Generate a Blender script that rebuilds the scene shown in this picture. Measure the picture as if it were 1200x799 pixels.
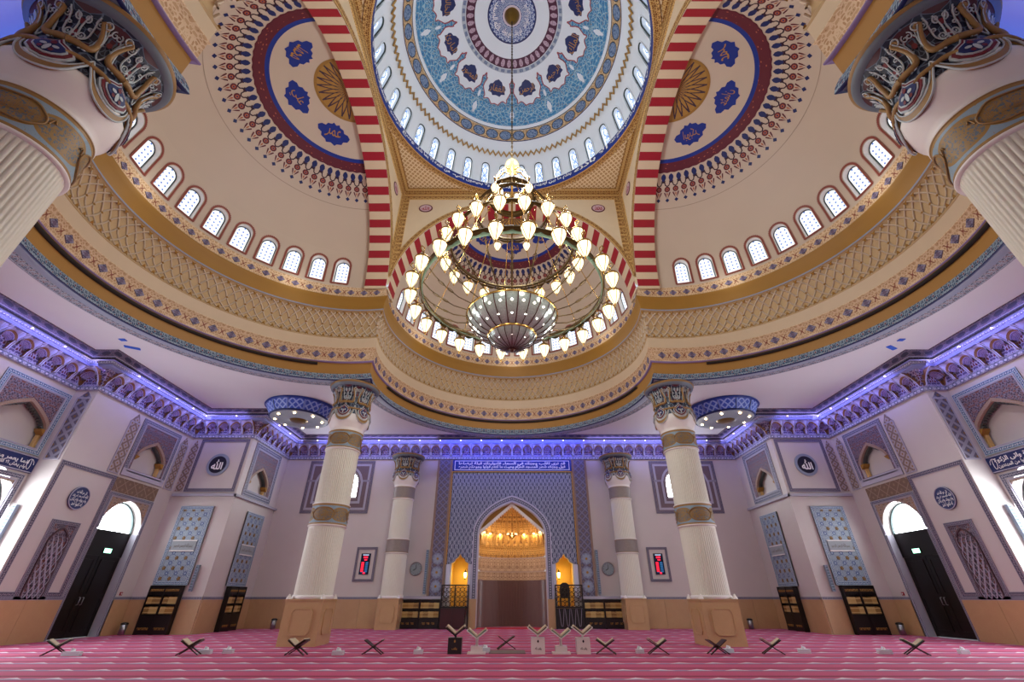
import bpy, math, random
from mathutils import Vector, Matrix
from mathutils.geometry import delaunay_2d_cdt
sin, cos, pi, rad = math.sin, math.cos, math.pi, math.radians
random.seed(7)
for o in list(bpy.data.objects): bpy.data.objects.remove(o)
scene = bpy.context.scene
COL = scene.collection

# ------------------------------------------------------------------ camera
cam_d = bpy.data.cameras.new('camera'); cam = bpy.data.objects.new('camera', cam_d); COL.objects.link(cam)
cam_d.sensor_width = 36.0; cam_d.lens = 36.0 * 500 / 1200
cam.location = (0, 0, 1.5); cam.rotation_euler = (rad(90 + 31.0), 0, 0)
cam_d.clip_start = 0.05; cam_d.clip_end = 300
scene.camera = cam

# ------------------------------------------------------------------ world, exposure
w = bpy.data.worlds.new('World'); scene.world = w; w.use_nodes = True
nt = w.node_tree; nt.nodes.clear()
wo = nt.nodes.new('ShaderNodeOutputWorld'); bg = nt.nodes.new('ShaderNodeBackground')
bg.inputs[0].default_value = (0.86, 0.92, 1.0, 1); bg.inputs[1].default_value = .8
nt.links.new(bg.outputs[0], wo.inputs[0])
vs = scene.view_settings
vs.view_transform = 'Standard'; vs.look = 'None'; vs.gamma = 1.0; vs.use_curve_mapping = False
vs.exposure = 0.08

LIGHTS = dict(pane=1.15, dome_pane=1.25, clear=13.0, globe=1.9, drum=60.0, flood=16.0, blue=1.0, mihrab=1.0, floodcol=(1.0, .95, .9))

def light(name, kind, loc, energy, color=(1, 1, 1), size=.3, rot=(0, 0, 0), size_y=None, spread=None):
    d = bpy.data.lights.new(name, kind); d.energy = energy; d.color = color
    if kind == 'AREA':
        d.size = size
        if size_y: d.shape = 'RECTANGLE'; d.size_y = size_y
        if spread: d.spread = spread
    elif kind in ('POINT', 'SPOT'):
        d.shadow_soft_size = size
    o = bpy.data.objects.new(name, d); COL.objects.link(o); o.location = loc; o.rotation_euler = rot
    return o

# ------------------------------------------------------------------ plan constants
CY = 11.5            # centre of the domed square
D = 7.95             # lobe centre distance from the square's centre
R = 6.9              # lobe radius
S = 6.8              # half side of the domed square
WALL_Y = 28.8
ZC = 10.7            # flat ceiling

# ------------------------------------------------------------------ colour and node helpers
def c(h, k=1.0):
    h = h.lstrip('#'); v = [int(h[i:i + 2], 16) / 255 for i in (0, 2, 4)]
    v = [(x / 12.92 if x <= .04045 else ((x + .055) / 1.055) ** 2.4) * k for x in v]
    return (v[0], v[1], v[2], 1)

class X:
    """a float socket with arithmetic"""
    def __init__(s, m, o): s.m = m; s.o = o
    def __add__(a, b): return a.m.math('ADD', a, b)
    __radd__ = __add__
    def __sub__(a, b): return a.m.math('SUBTRACT', a, b)
    def __rsub__(a, b): return a.m.math('SUBTRACT', b, a)
    def __mul__(a, b): return a.m.math('MULTIPLY', a, b)
    __rmul__ = __mul__
    def __truediv__(a, b): return a.m.math('DIVIDE', a, b)
    def __lt__(a, b): return a.m.math('LESS_THAN', a, b)
    def __gt__(a, b): return a.m.math('GREATER_THAN', a, b)
    def fr(a): return a.m.math('FRACT', a)
    def ab(a): return a.m.math('ABSOLUTE', a)
    def fl(a): return a.m.math('FLOOR', a)
    def sn(a): return a.m.math('SINE', a)
    def cs(a): return a.m.math('COSINE', a)
    def sq(a): return a.m.math('SQRT', a)
    def pp(a, b): return a.m.math('PINGPONG', a, b)
    def mn(a, b): return a.m.math('MINIMUM', a, b)
    def mx(a, b): return a.m.math('MAXIMUM', a, b)
    def md(a, b): return a.m.math('FLOORED_MODULO', a, b)

class Mt:
    def __init__(s, name):
        s.mat = bpy.data.materials.new(name); s.mat.use_nodes = True
        s.t = s.mat.node_tree; s.n = s.t.nodes; s.l = s.t.links
        s.bsdf = s.n['Principled BSDF']; s._tc = None
    def node(s, t): return s.n.new(t)
    def put(s, sock, v):
        if isinstance(v, X): s.l.new(v.o, sock)
        elif hasattr(v, 'is_linked'): s.l.new(v, sock)
        else: sock.default_value = v
    def math(s, op, a, b=None):
        n = s.node('ShaderNodeMath'); n.operation = op
        s.put(n.inputs[0], a)
        if b is not None: s.put(n.inputs[1], b)
        return X(s, n.outputs[0])
    def tc(s):
        if not s._tc: s._tc = s.node('ShaderNodeTexCoord')
        return s._tc
    def sep(s, sock):
        n = s.node('ShaderNodeSeparateXYZ'); s.l.new(sock, n.inputs[0])
        return X(s, n.outputs[0]), X(s, n.outputs[1]), X(s, n.outputs[2])
    def uv(s): return s.sep(s.tc().outputs['UV'])[:2]
    def obj(s): return s.sep(s.tc().outputs['Object'])
    def pos(s): return s.sep(s.node('ShaderNodeNewGeometry').outputs['Position'])
    def vec(s, x, y, z=0.0):
        n = s.node('ShaderNodeCombineXYZ'); s.put(n.inputs[0], x); s.put(n.inputs[1], y); s.put(n.inputs[2], z)
        return n.outputs[0]
    def vor(s, vec, scale, feat='F1', rnd=1.0):
        n = s.node('ShaderNodeTexVoronoi'); n.feature = feat; s.l.new(vec, n.inputs['Vector'])
        n.inputs['Scale'].default_value = scale; n.inputs['Randomness'].default_value = rnd
        return X(s, n.outputs['Distance']), (n.outputs['Color'] if feat != 'DISTANCE_TO_EDGE' else None)
    def noise(s, vec, scale, detail=3.0, dist=0.0):
        n = s.node('ShaderNodeTexNoise'); s.l.new(vec, n.inputs['Vector'])
        n.inputs['Scale'].default_value = scale; n.inputs['Detail'].default_value = detail; n.inputs['Distortion'].default_value = dist
        return X(s, n.outputs[0])
    def mix(s, f, a, b):
        n = s.node('ShaderNodeMix'); n.data_type = 'RGBA'
        s.put(n.inputs[0], f); s.put(n.inputs[6], a); s.put(n.inputs[7], b)
        return n.outputs[2]
    def atan2(s, a, b): return s.math('ARCTAN2', a, b)

MATS = {}
def mat(name, col=None, fn=None, rough=.6, metal=0.0, bump=.4, dist=.02, emit=None, strength=0.0, coat=0.0, spec=None, trans=0.0):
    m = Mt(name); b = m.bsdf
    b.inputs['Roughness'].default_value = rough; b.inputs['Metallic'].default_value = metal
    if coat: b.inputs['Coat Weight'].default_value = coat
    if spec is not None: b.inputs['Specular IOR Level'].default_value = spec
    if trans: b.inputs['Transmission Weight'].default_value = trans
    if fn:
        r = fn(m); h = None
        if isinstance(r, tuple) and len(r) == 2: r, h = r
        m.put(b.inputs['Base Color'], r)
        if h is not None and bump:
            bn = m.node('ShaderNodeBump'); bn.inputs['Strength'].default_value = bump; bn.inputs['Distance'].default_value = dist
            m.put(bn.inputs['Height'], h); m.l.new(bn.outputs[0], b.inputs['Normal'])
        if emit == 'base':
            m.put(b.inputs['Emission Color'], r); b.inputs['Emission Strength'].default_value = strength
            m.t.links.remove(b.inputs['Base Color'].links[0]); b.inputs['Base Color'].default_value = (.04, .05, .06, 1)
    elif col: b.inputs['Base Color'].default_value = col if not emit else tuple(x * .15 for x in col[:3]) + (1,)
    if emit and emit != 'base':
        b.inputs['Emission Color'].default_value = emit; b.inputs['Emission Strength'].default_value = strength
    MATS[name] = m.mat
    return m.mat

def plain(name, base, amp=.05, scale=3.0, **k):
    """a painted or stone surface with faint mottling"""
    def f(m):
        v = m.tc().outputs['Object']
        n = m.noise(v, scale, 4)
        a = tuple(min(1, x * (1 + amp)) for x in base[:3]) + (1,); b = tuple(x * (1 - amp) for x in base[:3]) + (1,)
        return m.mix(n, b, a)
    return mat(name, fn=f, **k)

def arab(m, u, v, p, q, base, line, acc1, acc2, sc=8.0, lw=.07, pc=.3, off=0.0):
    """mirror-symmetric arabesque: web of light stems round dark cells, some cells in accent colours"""
    uu = (u + off).pp(p / 2); vv = v.pp(q)
    vec = m.vec(uu, vv)
    nz = m.noise(vec, sc * .45, 1)
    vec = m.vec(uu + (nz - .5) * (1.1 / sc), vv + (nz - .5) * (1.3 / sc))
    e, _ = m.vor(vec, sc, 'DISTANCE_TO_EDGE', .85)
    f, colr = m.vor(vec, sc, 'F1', .85)
    s = m.node('ShaderNodeSeparateColor'); m.l.new(colr, s.inputs[0])
    r1 = X(m, s.outputs[0])
    cell = m.mix(r1 < pc, base, acc1)
    cell = m.mix(f < .16, cell, acc2)
    return m.mix(e < lw, cell, line), (e < lw)

def uv_arab(name, p, q, base, line, a1, a2, sc=8.0, lw=.07, pc=.3, edge=None, ew=.1, vmax=1.0, **k):
    def f(m):
        u, v = m.uv()
        col, h = arab(m, u, v, p, q, base, line, a1, a2, sc, lw, pc)
        if edge is not None:
            em = ((v - vmax / 2).ab()) > (vmax * (.5 - ew))
            col = m.mix(em, col, edge); h = h.mx(em)
        return col, h
    return mat(name, fn=f, **k)

def border(name, base, edge, m1, m2, ew=.13, **k):
    """a repeated flower border; v runs 0..1 across, u is in widths"""
    def f(m):
        u, v = m.uv()
        du = (u.fr() - .5).ab(); dv = (v - .5).ab()
        r = (du * du + dv * dv).sq()
        du2 = ((u + .5).fr() - .5).ab(); r2 = (du2 + dv * 1.0)
        col = m.mix((du + dv) < .33, base, m1)
        col = m.mix(r < .14, col, m2)
        col = m.mix(((r2 - .16).ab()) < .05, col, m2)
        em = dv > (.5 - ew)
        col = m.mix(em, col, edge)
        return col, em.mx((du + dv) < .33)
    return mat(name, fn=f, **k)

# ------------------------------------------------------------------ mesh builder
class MB:
    def __init__(s): s.v = []; s.f = []; s.uv = []; s.mi = []; s.sm = []
    def face(s, idx, uvs=None, mi=0, sm=False):
        s.f.append(tuple(idx)); s.uv.append(uvs or [(0, 0)] * len(idx)); s.mi.append(mi); s.sm.append(sm)
    def quad(s, a, b, cc, d, mi=0, uvs=None):
        n = len(s.v); s.v += [a, b, cc, d]; s.face((n, n + 1, n + 2, n + 3), uvs or [(0, 0), (1, 0), (1, 1), (0, 1)], mi)
    def grid(s, fn, us, vs_, uvf=None, mi=0, sm=True, close=False):
        n = len(s.v); nu = len(us); nv = len(vs_)
        for u in us:
            for v in vs_: s.v.append(tuple(fn(u, v)))
        for i in range(nu if close else nu - 1):
            j = (i + 1) % nu
            for k in range(nv - 1):
                un = us[j] if j else us[-1] + (us[-1] - us[-2])
                q = [(us[i], vs_[k]), (un, vs_[k]), (un, vs_[k + 1]), (us[i], vs_[k + 1])]
                s.face((n + i * nv + k, n + j * nv + k, n + j * nv + k + 1, n + i * nv + k + 1),
                       [uvf(*a) if uvf else a for a in q], mi, sm)
    def box(s, x0, x1, y0, y1, z0, z1, mi=0):
        n = len(s.v)
        s.v += [(x, y, z) for x in (x0, x1) for y in (y0, y1) for z in (z0, z1)]
        for q in ((0, 1, 3, 2), (4, 6, 7, 5), (0, 4, 5, 1), (2, 3, 7, 6), (0, 2, 6, 4), (1, 5, 7, 3)):
            p = [s.v[n + i] for i in q]
            if q in ((0, 1, 3, 2), (4, 6, 7, 5)): uvs = [(a[1], a[2]) for a in p]
            elif q in ((0, 4, 5, 1), (2, 3, 7, 6)): uvs = [(a[0], a[2]) for a in p]
            else: uvs = [(a[0], a[1]) for a in p]
            s.face([n + i for i in q], uvs, mi)
    def tube(s, pts, r, n=6, closed=False, mi=0, cap=True):
        pts = [Vector(p) for p in pts]; L = len(pts); base = len(s.v)
        rr = r if isinstance(r, (list, tuple)) else [r] * L
        up = Vector((0, 0, 1)); prev = None
        for i, p in enumerate(pts):
            if closed: t = pts[(i + 1) % L] - pts[i - 1]
            else: t = pts[min(i + 1, L - 1)] - pts[max(i - 1, 0)]
            if t.length < 1e-9: t = Vector((0, 0, 1))
            t.normalize()
            if prev is None:
                a = t.cross(up)
                if a.length < .05: a = t.cross(Vector((1, 0, 0)))
            else: a = prev - t * prev.dot(t)
            if a.length < 1e-6: a = t.orthogonal()
            a.normalize(); prev = a; b = t.cross(a)
            for k in range(n):
                th = 2 * pi * k / n
                s.v.append(tuple(p + (a * cos(th) + b * sin(th)) * rr[i]))
        for i in range(L if closed else L - 1):
            j = (i + 1) % L
            for k in range(n):
                k2 = (k + 1) % n
                s.face((base + i * n + k, base + j * n + k, base + j * n + k2, base + i * n + k2), None, mi, True)
        if cap and not closed:
            s.face([base + k for k in range(n)][::-1], None, mi); s.face([base + (L - 1) * n + k for k in range(n)], None, mi)
    def lathe(s, prof, n=32, cx=0, cy=0, mi=0, a0=0, a1=2 * pi, sm=True, uscale=None):
        full = abs(a1 - a0 - 2 * pi) < 1e-6
        us = [a0 + (a1 - a0) * i / n for i in range(n if full else n + 1)]
        acc = [0]
        for i in range(1, len(prof)): acc.append(acc[-1] + math.hypot(prof[i][0] - prof[i - 1][0], prof[i][1] - prof[i - 1][1]))
        s.grid(lambda u, k: (cx + prof[int(k)][0] * cos(u), cy + prof[int(k)][0] * sin(u), prof[int(k)][1]), us, list(range(len(prof))),
               lambda u, k: (u * (uscale or 1), acc[int(k)]), mi, sm, full)
    def cdt(s, outer, holes=(), steiner=(), fn=lambda a, b: (a, b, 0), mi=0, uvf=None, sm=False):
        """triangulate a 2-D region with holes and map it to 3-D"""
        pts = []; edges = []
        for loop in [outer] + list(holes):
            n = len(pts); pts += [Vector(p) for p in loop]
            edges += [(n + i, n + (i + 1) % len(loop)) for i in range(len(loop))]
        for p in steiner:
            if inside(p, outer) and not any(inside(p, h) for h in holes): pts.append(Vector(p))
        r = delaunay_2d_cdt(pts, edges, [], 0, 1e-5)
        n = len(s.v); vv = r[0]
        s.v += [tuple(fn(p[0], p[1])) for p in vv]
        for f in r[2]:
            ce = (sum(vv[i][0] for i in f) / len(f), sum(vv[i][1] for i in f) / len(f))
            if inside(ce, outer) and not any(inside(ce, h) for h in holes):
                s.face([n + i for i in f], [(uvf(vv[i][0], vv[i][1]) if uvf else (vv[i][0], vv[i][1])) for i in f], mi, sm)
    def build(s, name, mats, parent=None, off=None, kind=None, label=None):
        me = bpy.data.meshes.new(name)
        o3 = Vector(off) if off is not None else (world_loc(parent) if parent else Vector((0, 0, 0)))
        me.from_pydata([(a[0] - o3.x, a[1] - o3.y, a[2] - o3.z) for a in s.v], [], s.f)
        if not isinstance(mats, (list, tuple)): mats = [mats]
        for m in mats: me.materials.append(m)
        me.polygons.foreach_set('material_index', s.mi)
        me.polygons.foreach_set('use_smooth', s.sm)
        ul = me.uv_layers.new(name='UVMap')
        flat = [x for f in s.uv for q in f for x in q]
        ul.data.foreach_set('uv', flat)
        me.update()
        o = bpy.data.objects.new(name, me); COL.objects.link(o)
        if parent: o.parent = parent
        elif off is not None: o.location = o3
        if kind: o['kind'] = kind
        if label: o['label'] = label
        return o

WL = {}
def world_loc(o):
    v = Vector((0, 0, 0))
    while o: v += o.location; o = o.parent
    return v
def inside(p, poly):
    x, y = p[0], p[1]; r = False; n = len(poly); j = n - 1
    for i in range(n):
        xi, yi = poly[i][0], poly[i][1]; xj, yj = poly[j][0], poly[j][1]
        if (yi > y) != (yj > y) and x < (xj - xi) * (y - yi) / (yj - yi) + xi: r = not r
        j = i
    return r

def thing(name, label, cat, loc=(0, 0, 0), rz=0, group=None):
    o = bpy.data.objects.new(name, None); COL.objects.link(o); o.empty_display_size = .2
    o.location = loc; o.rotation_euler = (0, 0, rz); o['label'] = label; o['category'] = cat
    if group: o['group'] = group
    return o
def struct(name, loc=(0, 0, 0), rz=0, label=None):
    o = bpy.data.objects.new(name, None); COL.objects.link(o); o.empty_display_size = .2
    o.location = loc; o.rotation_euler = (0, 0, rz); o['kind'] = 'structure'
    if label: o['label'] = label
    return o
def copy_tree(o, parent=None):
    q = o.copy(); COL.objects.link(q); q.parent = parent
    for ch in o.children: copy_tree(ch, q)
    return q
def dup(o, loc, rz=None, label=None, group=None, scale=None):
    q = copy_tree(o); q.location = loc
    if rz is not None: q.rotation_euler = (0, 0, rz)
    if label: q['label'] = label
    if group: q['group'] = group
    if scale: q.scale = scale
    return q
def inst(proto, parent, loc, rz=0.0, name=None):
    """a further copy of one piece, sharing its mesh"""
    q = proto.copy(); COL.objects.link(q); q.parent = parent; q.location = loc; q.rotation_euler = (0, 0, rz)
    return q

# wall planes ------------------------------------------------------
class Pl:
    def __init__(s, o, ua, nd): s.o = Vector(o); s.ua = Vector(ua); s.nd = Vector(nd)
    def pt(s, a, b, d=0.0): return tuple(s.o + s.ua * a + s.nd * d + Vector((0, 0, b)))
    def plate(s, mb, poly, d0, d1, mi=0, holes=(), back=False, uvf=None, mside=None):
        mb.cdt(poly, holes, (), lambda a, b: s.pt(a, b, d1), mi, uvf)
        if back: mb.cdt(poly, holes, (), lambda a, b: s.pt(a, b, d0), mi, uvf)
        for loop in [poly] + list(holes):
            L = 0
            for i in range(len(loop)):
                p, q = loop[i], loop[(i + 1) % len(loop)]; l2 = L + math.hypot(q[0] - p[0], q[1] - p[1])
                mb.quad(s.pt(*p, d0), s.pt(*q, d0), s.pt(*q, d1), s.pt(*p, d1), mi if mside is None else mside, [(L, 0), (l2, 0), (l2, d1 - d0), (L, d1 - d0)]); L = l2
    def box(s, mb, a0, a1, b0, b1, d0, d1, mi=0):
        n = len(mb.v)
        mb.v += [s.pt(a, b, d) for a in (a0, a1) for d in (d0, d1) for b in (b0, b1)]
        for q, ax in (((0, 1, 3, 2), 'db'), ((4, 6, 7, 5), 'db'), ((0, 4, 5, 1), 'ab'), ((2, 3, 7, 6), 'ab'), ((0, 2, 6, 4), 'ad'), ((1, 5, 7, 3), 'ad')):
            L = [dict(a=(a0, a1)[i >> 2], d=(d0, d1)[(i >> 1) & 1], b=(b0, b1)[i & 1]) for i in q]
            mb.face([n + i for i in q], [(k[ax[0]], k[ax[1]]) for k in L], mi)
    def strip(s, mb, path, wd, d0, d1, closed=False, mi=0, side=0.0, cell=None):
        """a flat moulding of width wd along a 2-D path; u in widths, v 0..1"""
        n = len(path); P = [Vector(p) for p in path]; offs = []
        for i in range(n):
            a = P[i - 1] if (i > 0 or closed) else None; b = P[(i + 1) % n] if (i < n - 1 or closed) else None
            t1 = (P[i] - a).normalized() if a is not None else None; t2 = (b - P[i]).normalized() if b is not None else None
            t1 = t1 or t2; t2 = t2 or t1
            n1 = Vector((-t1.y, t1.x)); n2 = Vector((-t2.y, t2.x)); mm = (n1 + n2)
            if mm.length < 1e-4: mm = n1
            mm.normalize(); k = 1 / max(.3, mm.dot(n1)); offs.append(mm * k)
        lo = [P[i] + offs[i] * (wd * (side - .5)) for i in range(n)]; hi = [P[i] + offs[i] * (wd * (side + .5)) for i in range(n)]
        L = 0; cw = cell or wd
        for i in range(n if closed else n - 1):
            j = (i + 1) % n; l2 = L + (P[j] - P[i]).length
            uv = [(L / cw, 0), (l2 / cw, 0), (l2 / cw, 1), (L / cw, 1)]
            mb.quad(s.pt(*lo[i], d1), s.pt(*lo[j], d1), s.pt(*hi[j], d1), s.pt(*hi[i], d1), mi, uv)
            mb.quad(s.pt(*lo[i], d0), s.pt(*lo[j], d0), s.pt(*lo[j], d1), s.pt(*lo[i], d1), mi, [(a, .03) for a, b in uv])
            mb.quad(s.pt(*hi[i], d1), s.pt(*hi[j], d1), s.pt(*hi[j], d0), s.pt(*hi[i], d0), mi, [(a, .97) for a, b in uv])
            L = l2

def rect(a0, a1, b0, b1): return [(a0, b0), (a1, b0), (a1, b1), (a0, b1)]
def circ(ca, cb, r, n=32, rb=None): return [(ca + r * cos(2 * pi * i / n), cb + (rb or r) * sin(2 * pi * i / n)) for i in range(n)]
def arch_line(ca, zs, hw, rise, n=10, low=False):
    """pointed (or round) arch line, left springing to right springing"""
    if low:
        k = float(low)
        L = [(ca - hw * (1 - (i / n) ** 1.5), zs + rise * (k * ((i / n) ** 1.5) ** .58 + (1 - k) * math.sqrt(1 - (1 - (i / n) ** 1.5) ** 2))) for i in range(n + 1)]
        return L + [(2 * ca - p[0], p[1]) for p in L[-2::-1]]
    if rise <= hw * 1.001:
        return [(ca - hw * cos(pi * i / (2 * n)), zs + rise * sin(pi * i / (2 * n))) for i in range(2 * n + 1)]
    Rr = (hw * hw + rise * rise) / (2 * hw); cx = ca - hw + Rr; a_end = math.asin(rise / Rr)
    left = [(cx - Rr * cos(a_end * i / n), zs + Rr * sin(a_end * i / n)) for i in range(n + 1)]
    return left + [(2 * ca - p[0], p[1]) for p in left[-2::-1]]
def arch_poly(ca, z0, zs, hw, rise, n=10, low=False):
    return [(ca + hw, z0)] + [(ca - hw, z0)] + arch_line(ca, zs, hw, rise, n, low)

# Arabic lettering --------------------------------------------------
AF = {}
for ch, base, k in [('ا', 0xFE8D, 2), ('ب', 0xFE8F, 4), ('ة', 0xFE93, 2), ('ت', 0xFE95, 4), ('ث', 0xFE99, 4), ('ج', 0xFE9D, 4), ('ح', 0xFEA1, 4), ('خ', 0xFEA5, 4),
                    ('د', 0xFEA9, 2), ('ذ', 0xFEAB, 2), ('ر', 0xFEAD, 2), ('ز', 0xFEAF, 2), ('س', 0xFEB1, 4), ('ش', 0xFEB5, 4), ('ص', 0xFEB9, 4), ('ض', 0xFEBD, 4),
                    ('ط', 0xFEC1, 4), ('ظ', 0xFEC5, 4), ('ع', 0xFEC9, 4), ('غ', 0xFECD, 4), ('ف', 0xFED1, 4), ('ق', 0xFED5, 4), ('ك', 0xFED9, 4), ('ل', 0xFEDD, 4),
                    ('م', 0xFEE1, 4), ('ن', 0xFEE5, 4), ('ه', 0xFEE9, 4), ('و', 0xFEED, 2), ('ى', 0xFEEF, 2), ('ي', 0xFEF1, 4), ('أ', 0xFE83, 2), ('إ', 0xFE87, 2),
                    ('آ', 0xFE81, 2), ('ؤ', 0xFE85, 2), ('ئ', 0xFE89, 4), ('ﻻ', 0xFEFB, 2)]:
    AF[ch] = (base, k)
def shape_ar(t):
    words = []
    for wd in t.split(' '):
        if wd == 'الله': words.append('\ufdf2'); continue
        wd = wd.replace('لا', 'ﻻ'); out = []
        for i, ch in enumerate(wd):
            if ch not in AF: out.append(ch if ch != 'ء' else '\ufe80'); continue
            b, k = AF[ch]
            prev = i > 0 and wd[i - 1] in AF and AF[wd[i - 1]][1] == 4
            nxt = i < len(wd) - 1 and wd[i + 1] in AF and k == 4
            out.append(chr(b + (1 if prev and not nxt else 2 if nxt and not prev else 3 if nxt and prev else 0)))
        words.append(''.join(out)[::-1])
    return ' '.join(words[::-1])
TXT = {}
def text_geo(t, bold=.012):
    """flat letter outlines as a mesh: verts centred, normalised to height 1"""
    key = (t, bold)
    if key not in TXT:
        cv = bpy.data.curves.new('lettering', 'FONT'); cv.body = shape_ar(t); cv.offset = bold; cv.resolution_u = 2
        ob = bpy.data.objects.new('lettering', cv); COL.objects.link(ob)
        bpy.context.view_layer.update()
        me = bpy.data.meshes.new_from_object(ob.evaluated_get(bpy.context.evaluated_depsgraph_get()))
        vs_ = [(v.co.x, v.co.y) for v in me.vertices]; fs = [tuple(p.vertices) for p in me.polygons]
        bpy.data.objects.remove(ob); bpy.data.curves.remove(cv); bpy.data.meshes.remove(me)
        if not vs_: vs_ = [(0, 0)]
        x0 = min(v[0] for v in vs_); x1 = max(v[0] for v in vs_); y0 = min(v[1] for v in vs_); y1 = max(v[1] for v in vs_)
        h = max(.01, y1 - y0)
        TXT[key] = ([((x - (x0 + x1) / 2) / h, (y - (y0 + y1) / 2) / h) for x, y in vs_], fs, (x1 - x0) / h)
    return TXT[key]
def put_text(mb, t, W, H, fn, mi=0, bold=.012):
    """fit the text into W x H, fn maps (a right, b up) to 3-D"""
    vs_, fs, asp = text_geo(t, bold); n = len(mb.v)
    sx = W / asp; 
    mb.v += [tuple(fn(x * sx, y * H)) for x, y in vs_]
    for f in fs: mb.face([n + i for i in f], None, mi)

# ------------------------------------------------------------------ materials
CREAM = c('#d9c8ae')
M_ = {}
wall_m = plain('wall_paint', c('#c8c0bb'), .04, 1.2, rough=.55)
ceil_m = plain('ceiling_paint', c('#d8dade'), .03, .8, rough=.6)
cream_m = plain('vault_cream', c('#c8b8a3'), .04, .7, rough=.6)
cream2_m = plain('band_cream', c('#d3bf9f'), .05, 2, rough=.6)
drumwhite_m = plain('dome_white', c('#e4edf2'), .03, 1, rough=.6)
gold_m = plain('gold_paint', c('#9c7226'), .06, 2, rough=.6)
goldlit_m = plain('gold_relief', c('#b9893f'), .2, 14, rough=.5, metal=.2)
brass_m = plain('brass', c('#c9a45c'), .15, 9, rough=.25, metal=1.0)
brassd_m = plain('dark_bronze', c('#5c4a2c'), .2, 9, rough=.35, metal=.9)
white_m = plain('white_plaster', c('#e6e2dc'), .03, 3, rough=.5)
shaft_m = plain('column_plaster', c('#dcdaca'), .03, 2, rough=.4)
grey_m = plain('bluegrey_paint', c('#8d98ab'), .08, 6, rough=.6)
navy_m = plain('navy_paint', c('#12245e'), .12, 6, rough=.5)
blue_m = plain('royal_blue_paint', c('#0f3088'), .1, 6, rough=.5)
red_m = plain('red_paint', c('#9a1426'), .08, 4, rough=.55)
maroon_m = plain('maroon_paint', c('#5c1a2a'), .1, 6, rough=.6)
black_m = plain('black_wood', c('#16100e'), .15, 6, rough=.35)
steel_m = plain('steel', c('#9a9a9c'), .05, 6, rough=.3, metal=.9)
whitep_m = plain('white_lettering', c('#f2f2f0'), .02, 5, rough=.5)
slot_m = plain('dark_recess', c('#241c16'), .2, 4, rough=.8)

def f_marble(m):
    v = m.tc().outputs['Object']; n = m.noise(v, 1.3, 6, 1.2); n2 = m.noise(v, 14, 3)
    return m.mix(n, c('#b59068'), m.mix(n2, c('#c8a67c'), c('#bc986c')))
marble_m = mat('beige_marble', fn=f_marble, rough=.28)

def f_carpet(m):
    x, y, z = m.pos()
    v = m.vec(x, y); n = m.noise(v, 60, 2); nb = m.noise(v, .8, 3)
    pink = m.mix(nb, c('#c04a74'), c('#d2648a'))
    pink = m.mix(n, pink, c('#be4870'))
    r = (y / 1.27 + .42); t = r.fr(); row = r.fl()
    # blue-grey double line once per row and a pale prayer-arch motif on it
    n3 = m.noise(m.vec(x * .8, y * 3), 9, 3)
    soft = m.mix((t - .5).ab() < .5, pink, pink)
    dk = m.mix(((t - .82).ab()) < (.07 + n3 * .02), pink, c('#943052'))
    line = ((t - .5).ab()) < (.045 + n3 * .012)
    colr = m.mix(line, dk, c('#8c88a6'))
    line2 = ((t - .38).ab()) < .014
    colr = m.mix(line2, colr, c('#5a5470'))
    u = (x / .9 + .5 + row * .0).fr(); du = (u - .5).ab()
    motif = ((t - (.62 - du * .34)).ab() < (.07 - du * .19)) * (du < .36)
    colr = m.mix(motif, colr, c('#e6d6de'))
    du2 = ((u + .5).fr() - .5).ab()
    mot2 = (t - .58).ab() < (.02 - du2 * .05)
    colr = m.mix(mot2, colr, c('#b090ac'))
    return colr, n
carpet_m = mat('carpet', fn=f_carpet, rough=.95, bump=.3, dist=.01)

bord_grey = border('grey_flower_border', c('#5f6274'), c('#a7a6b2'), c('#3b3e56'), c('#b9b7c2'))
bord_dark = border('dark_flower_border', c('#565264'), c('#8f8b98'), c('#35304a'), c('#a49aa4'))
bord_blue = border('blue_flower_border', c('#6d87a0'), c('#b7c4cf'), c('#26406e'), c('#d3dbe0'))
bord_soft = border('soft_border', c('#8f8fa2'), c('#b9b8c6'), c('#626680'), c('#c8c6d2'))
bord_stone = border('stone_border', c('#8c7466'), c('#a3927f'), c('#6b6478'), c('#a59a9c'))
def f_cf(m):
    u, v = m.uv(); a = ((u / .55).fr() - .5) * .55; b = v - .27
    sk = a + b * .0
    n = m.noise(m.vec(u, v), 14, 3)
    bl = ((a / .20) * (a / .20) + (b / .16) * (b / .16)) < (n * .9 + .5)
    colr = m.mix(n > .52, c('#4c4356'), c('#7a7284'))
    colr = m.mix(n > .6, colr, c('#6e3440'))
    return m.mix(bl, colr, c('#1c1230'))
frieze_ceil = mat('ceiling_frieze', fn=f_cf, rough=.6)
rim_blue = uv_arab('rim_blue_frieze', .6, .36, c('#2a4266'), c('#93a8b8'), c('#74263a'), c('#1e3054'), sc=10, lw=.1, pc=.2)
rim_small = uv_arab('rim_small_frieze', .4, .5, c('#3f4a62'), c('#9aa2ae'), c('#7d4038'), c('#2c3450'), sc=13, lw=.12, pc=.3)
cap_arab = uv_arab('capital_arabesque', .70, 5, c('#0a1632'), c('#5c6c80'), c('#4a1220'), c('#0f2148'), sc=7.0, lw=.05, pc=.2, rough=.45)
gold_lat = uv_arab('gold_lattice_relief', .34, .34, c('#8f5f22'), c('#d0ab6c'), c('#7a4a18'), c('#5e3a12'), sc=11, lw=.09, pc=.4, bump=.8)
tan_rel = uv_arab('tan_relief', .8, .8, c('#c9a67c'), c('#e0c6a0'), c('#bd9468'), c('#a0764a'), sc=9, lw=.1, pc=.3)
niche_rel = uv_arab('niche_flowers', .5, .7, c('#5b4a78'), c('#a9a3c4'), c('#6a2a3e'), c('#2c2a5a'), sc=8, lw=.1, pc=.35)
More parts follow.
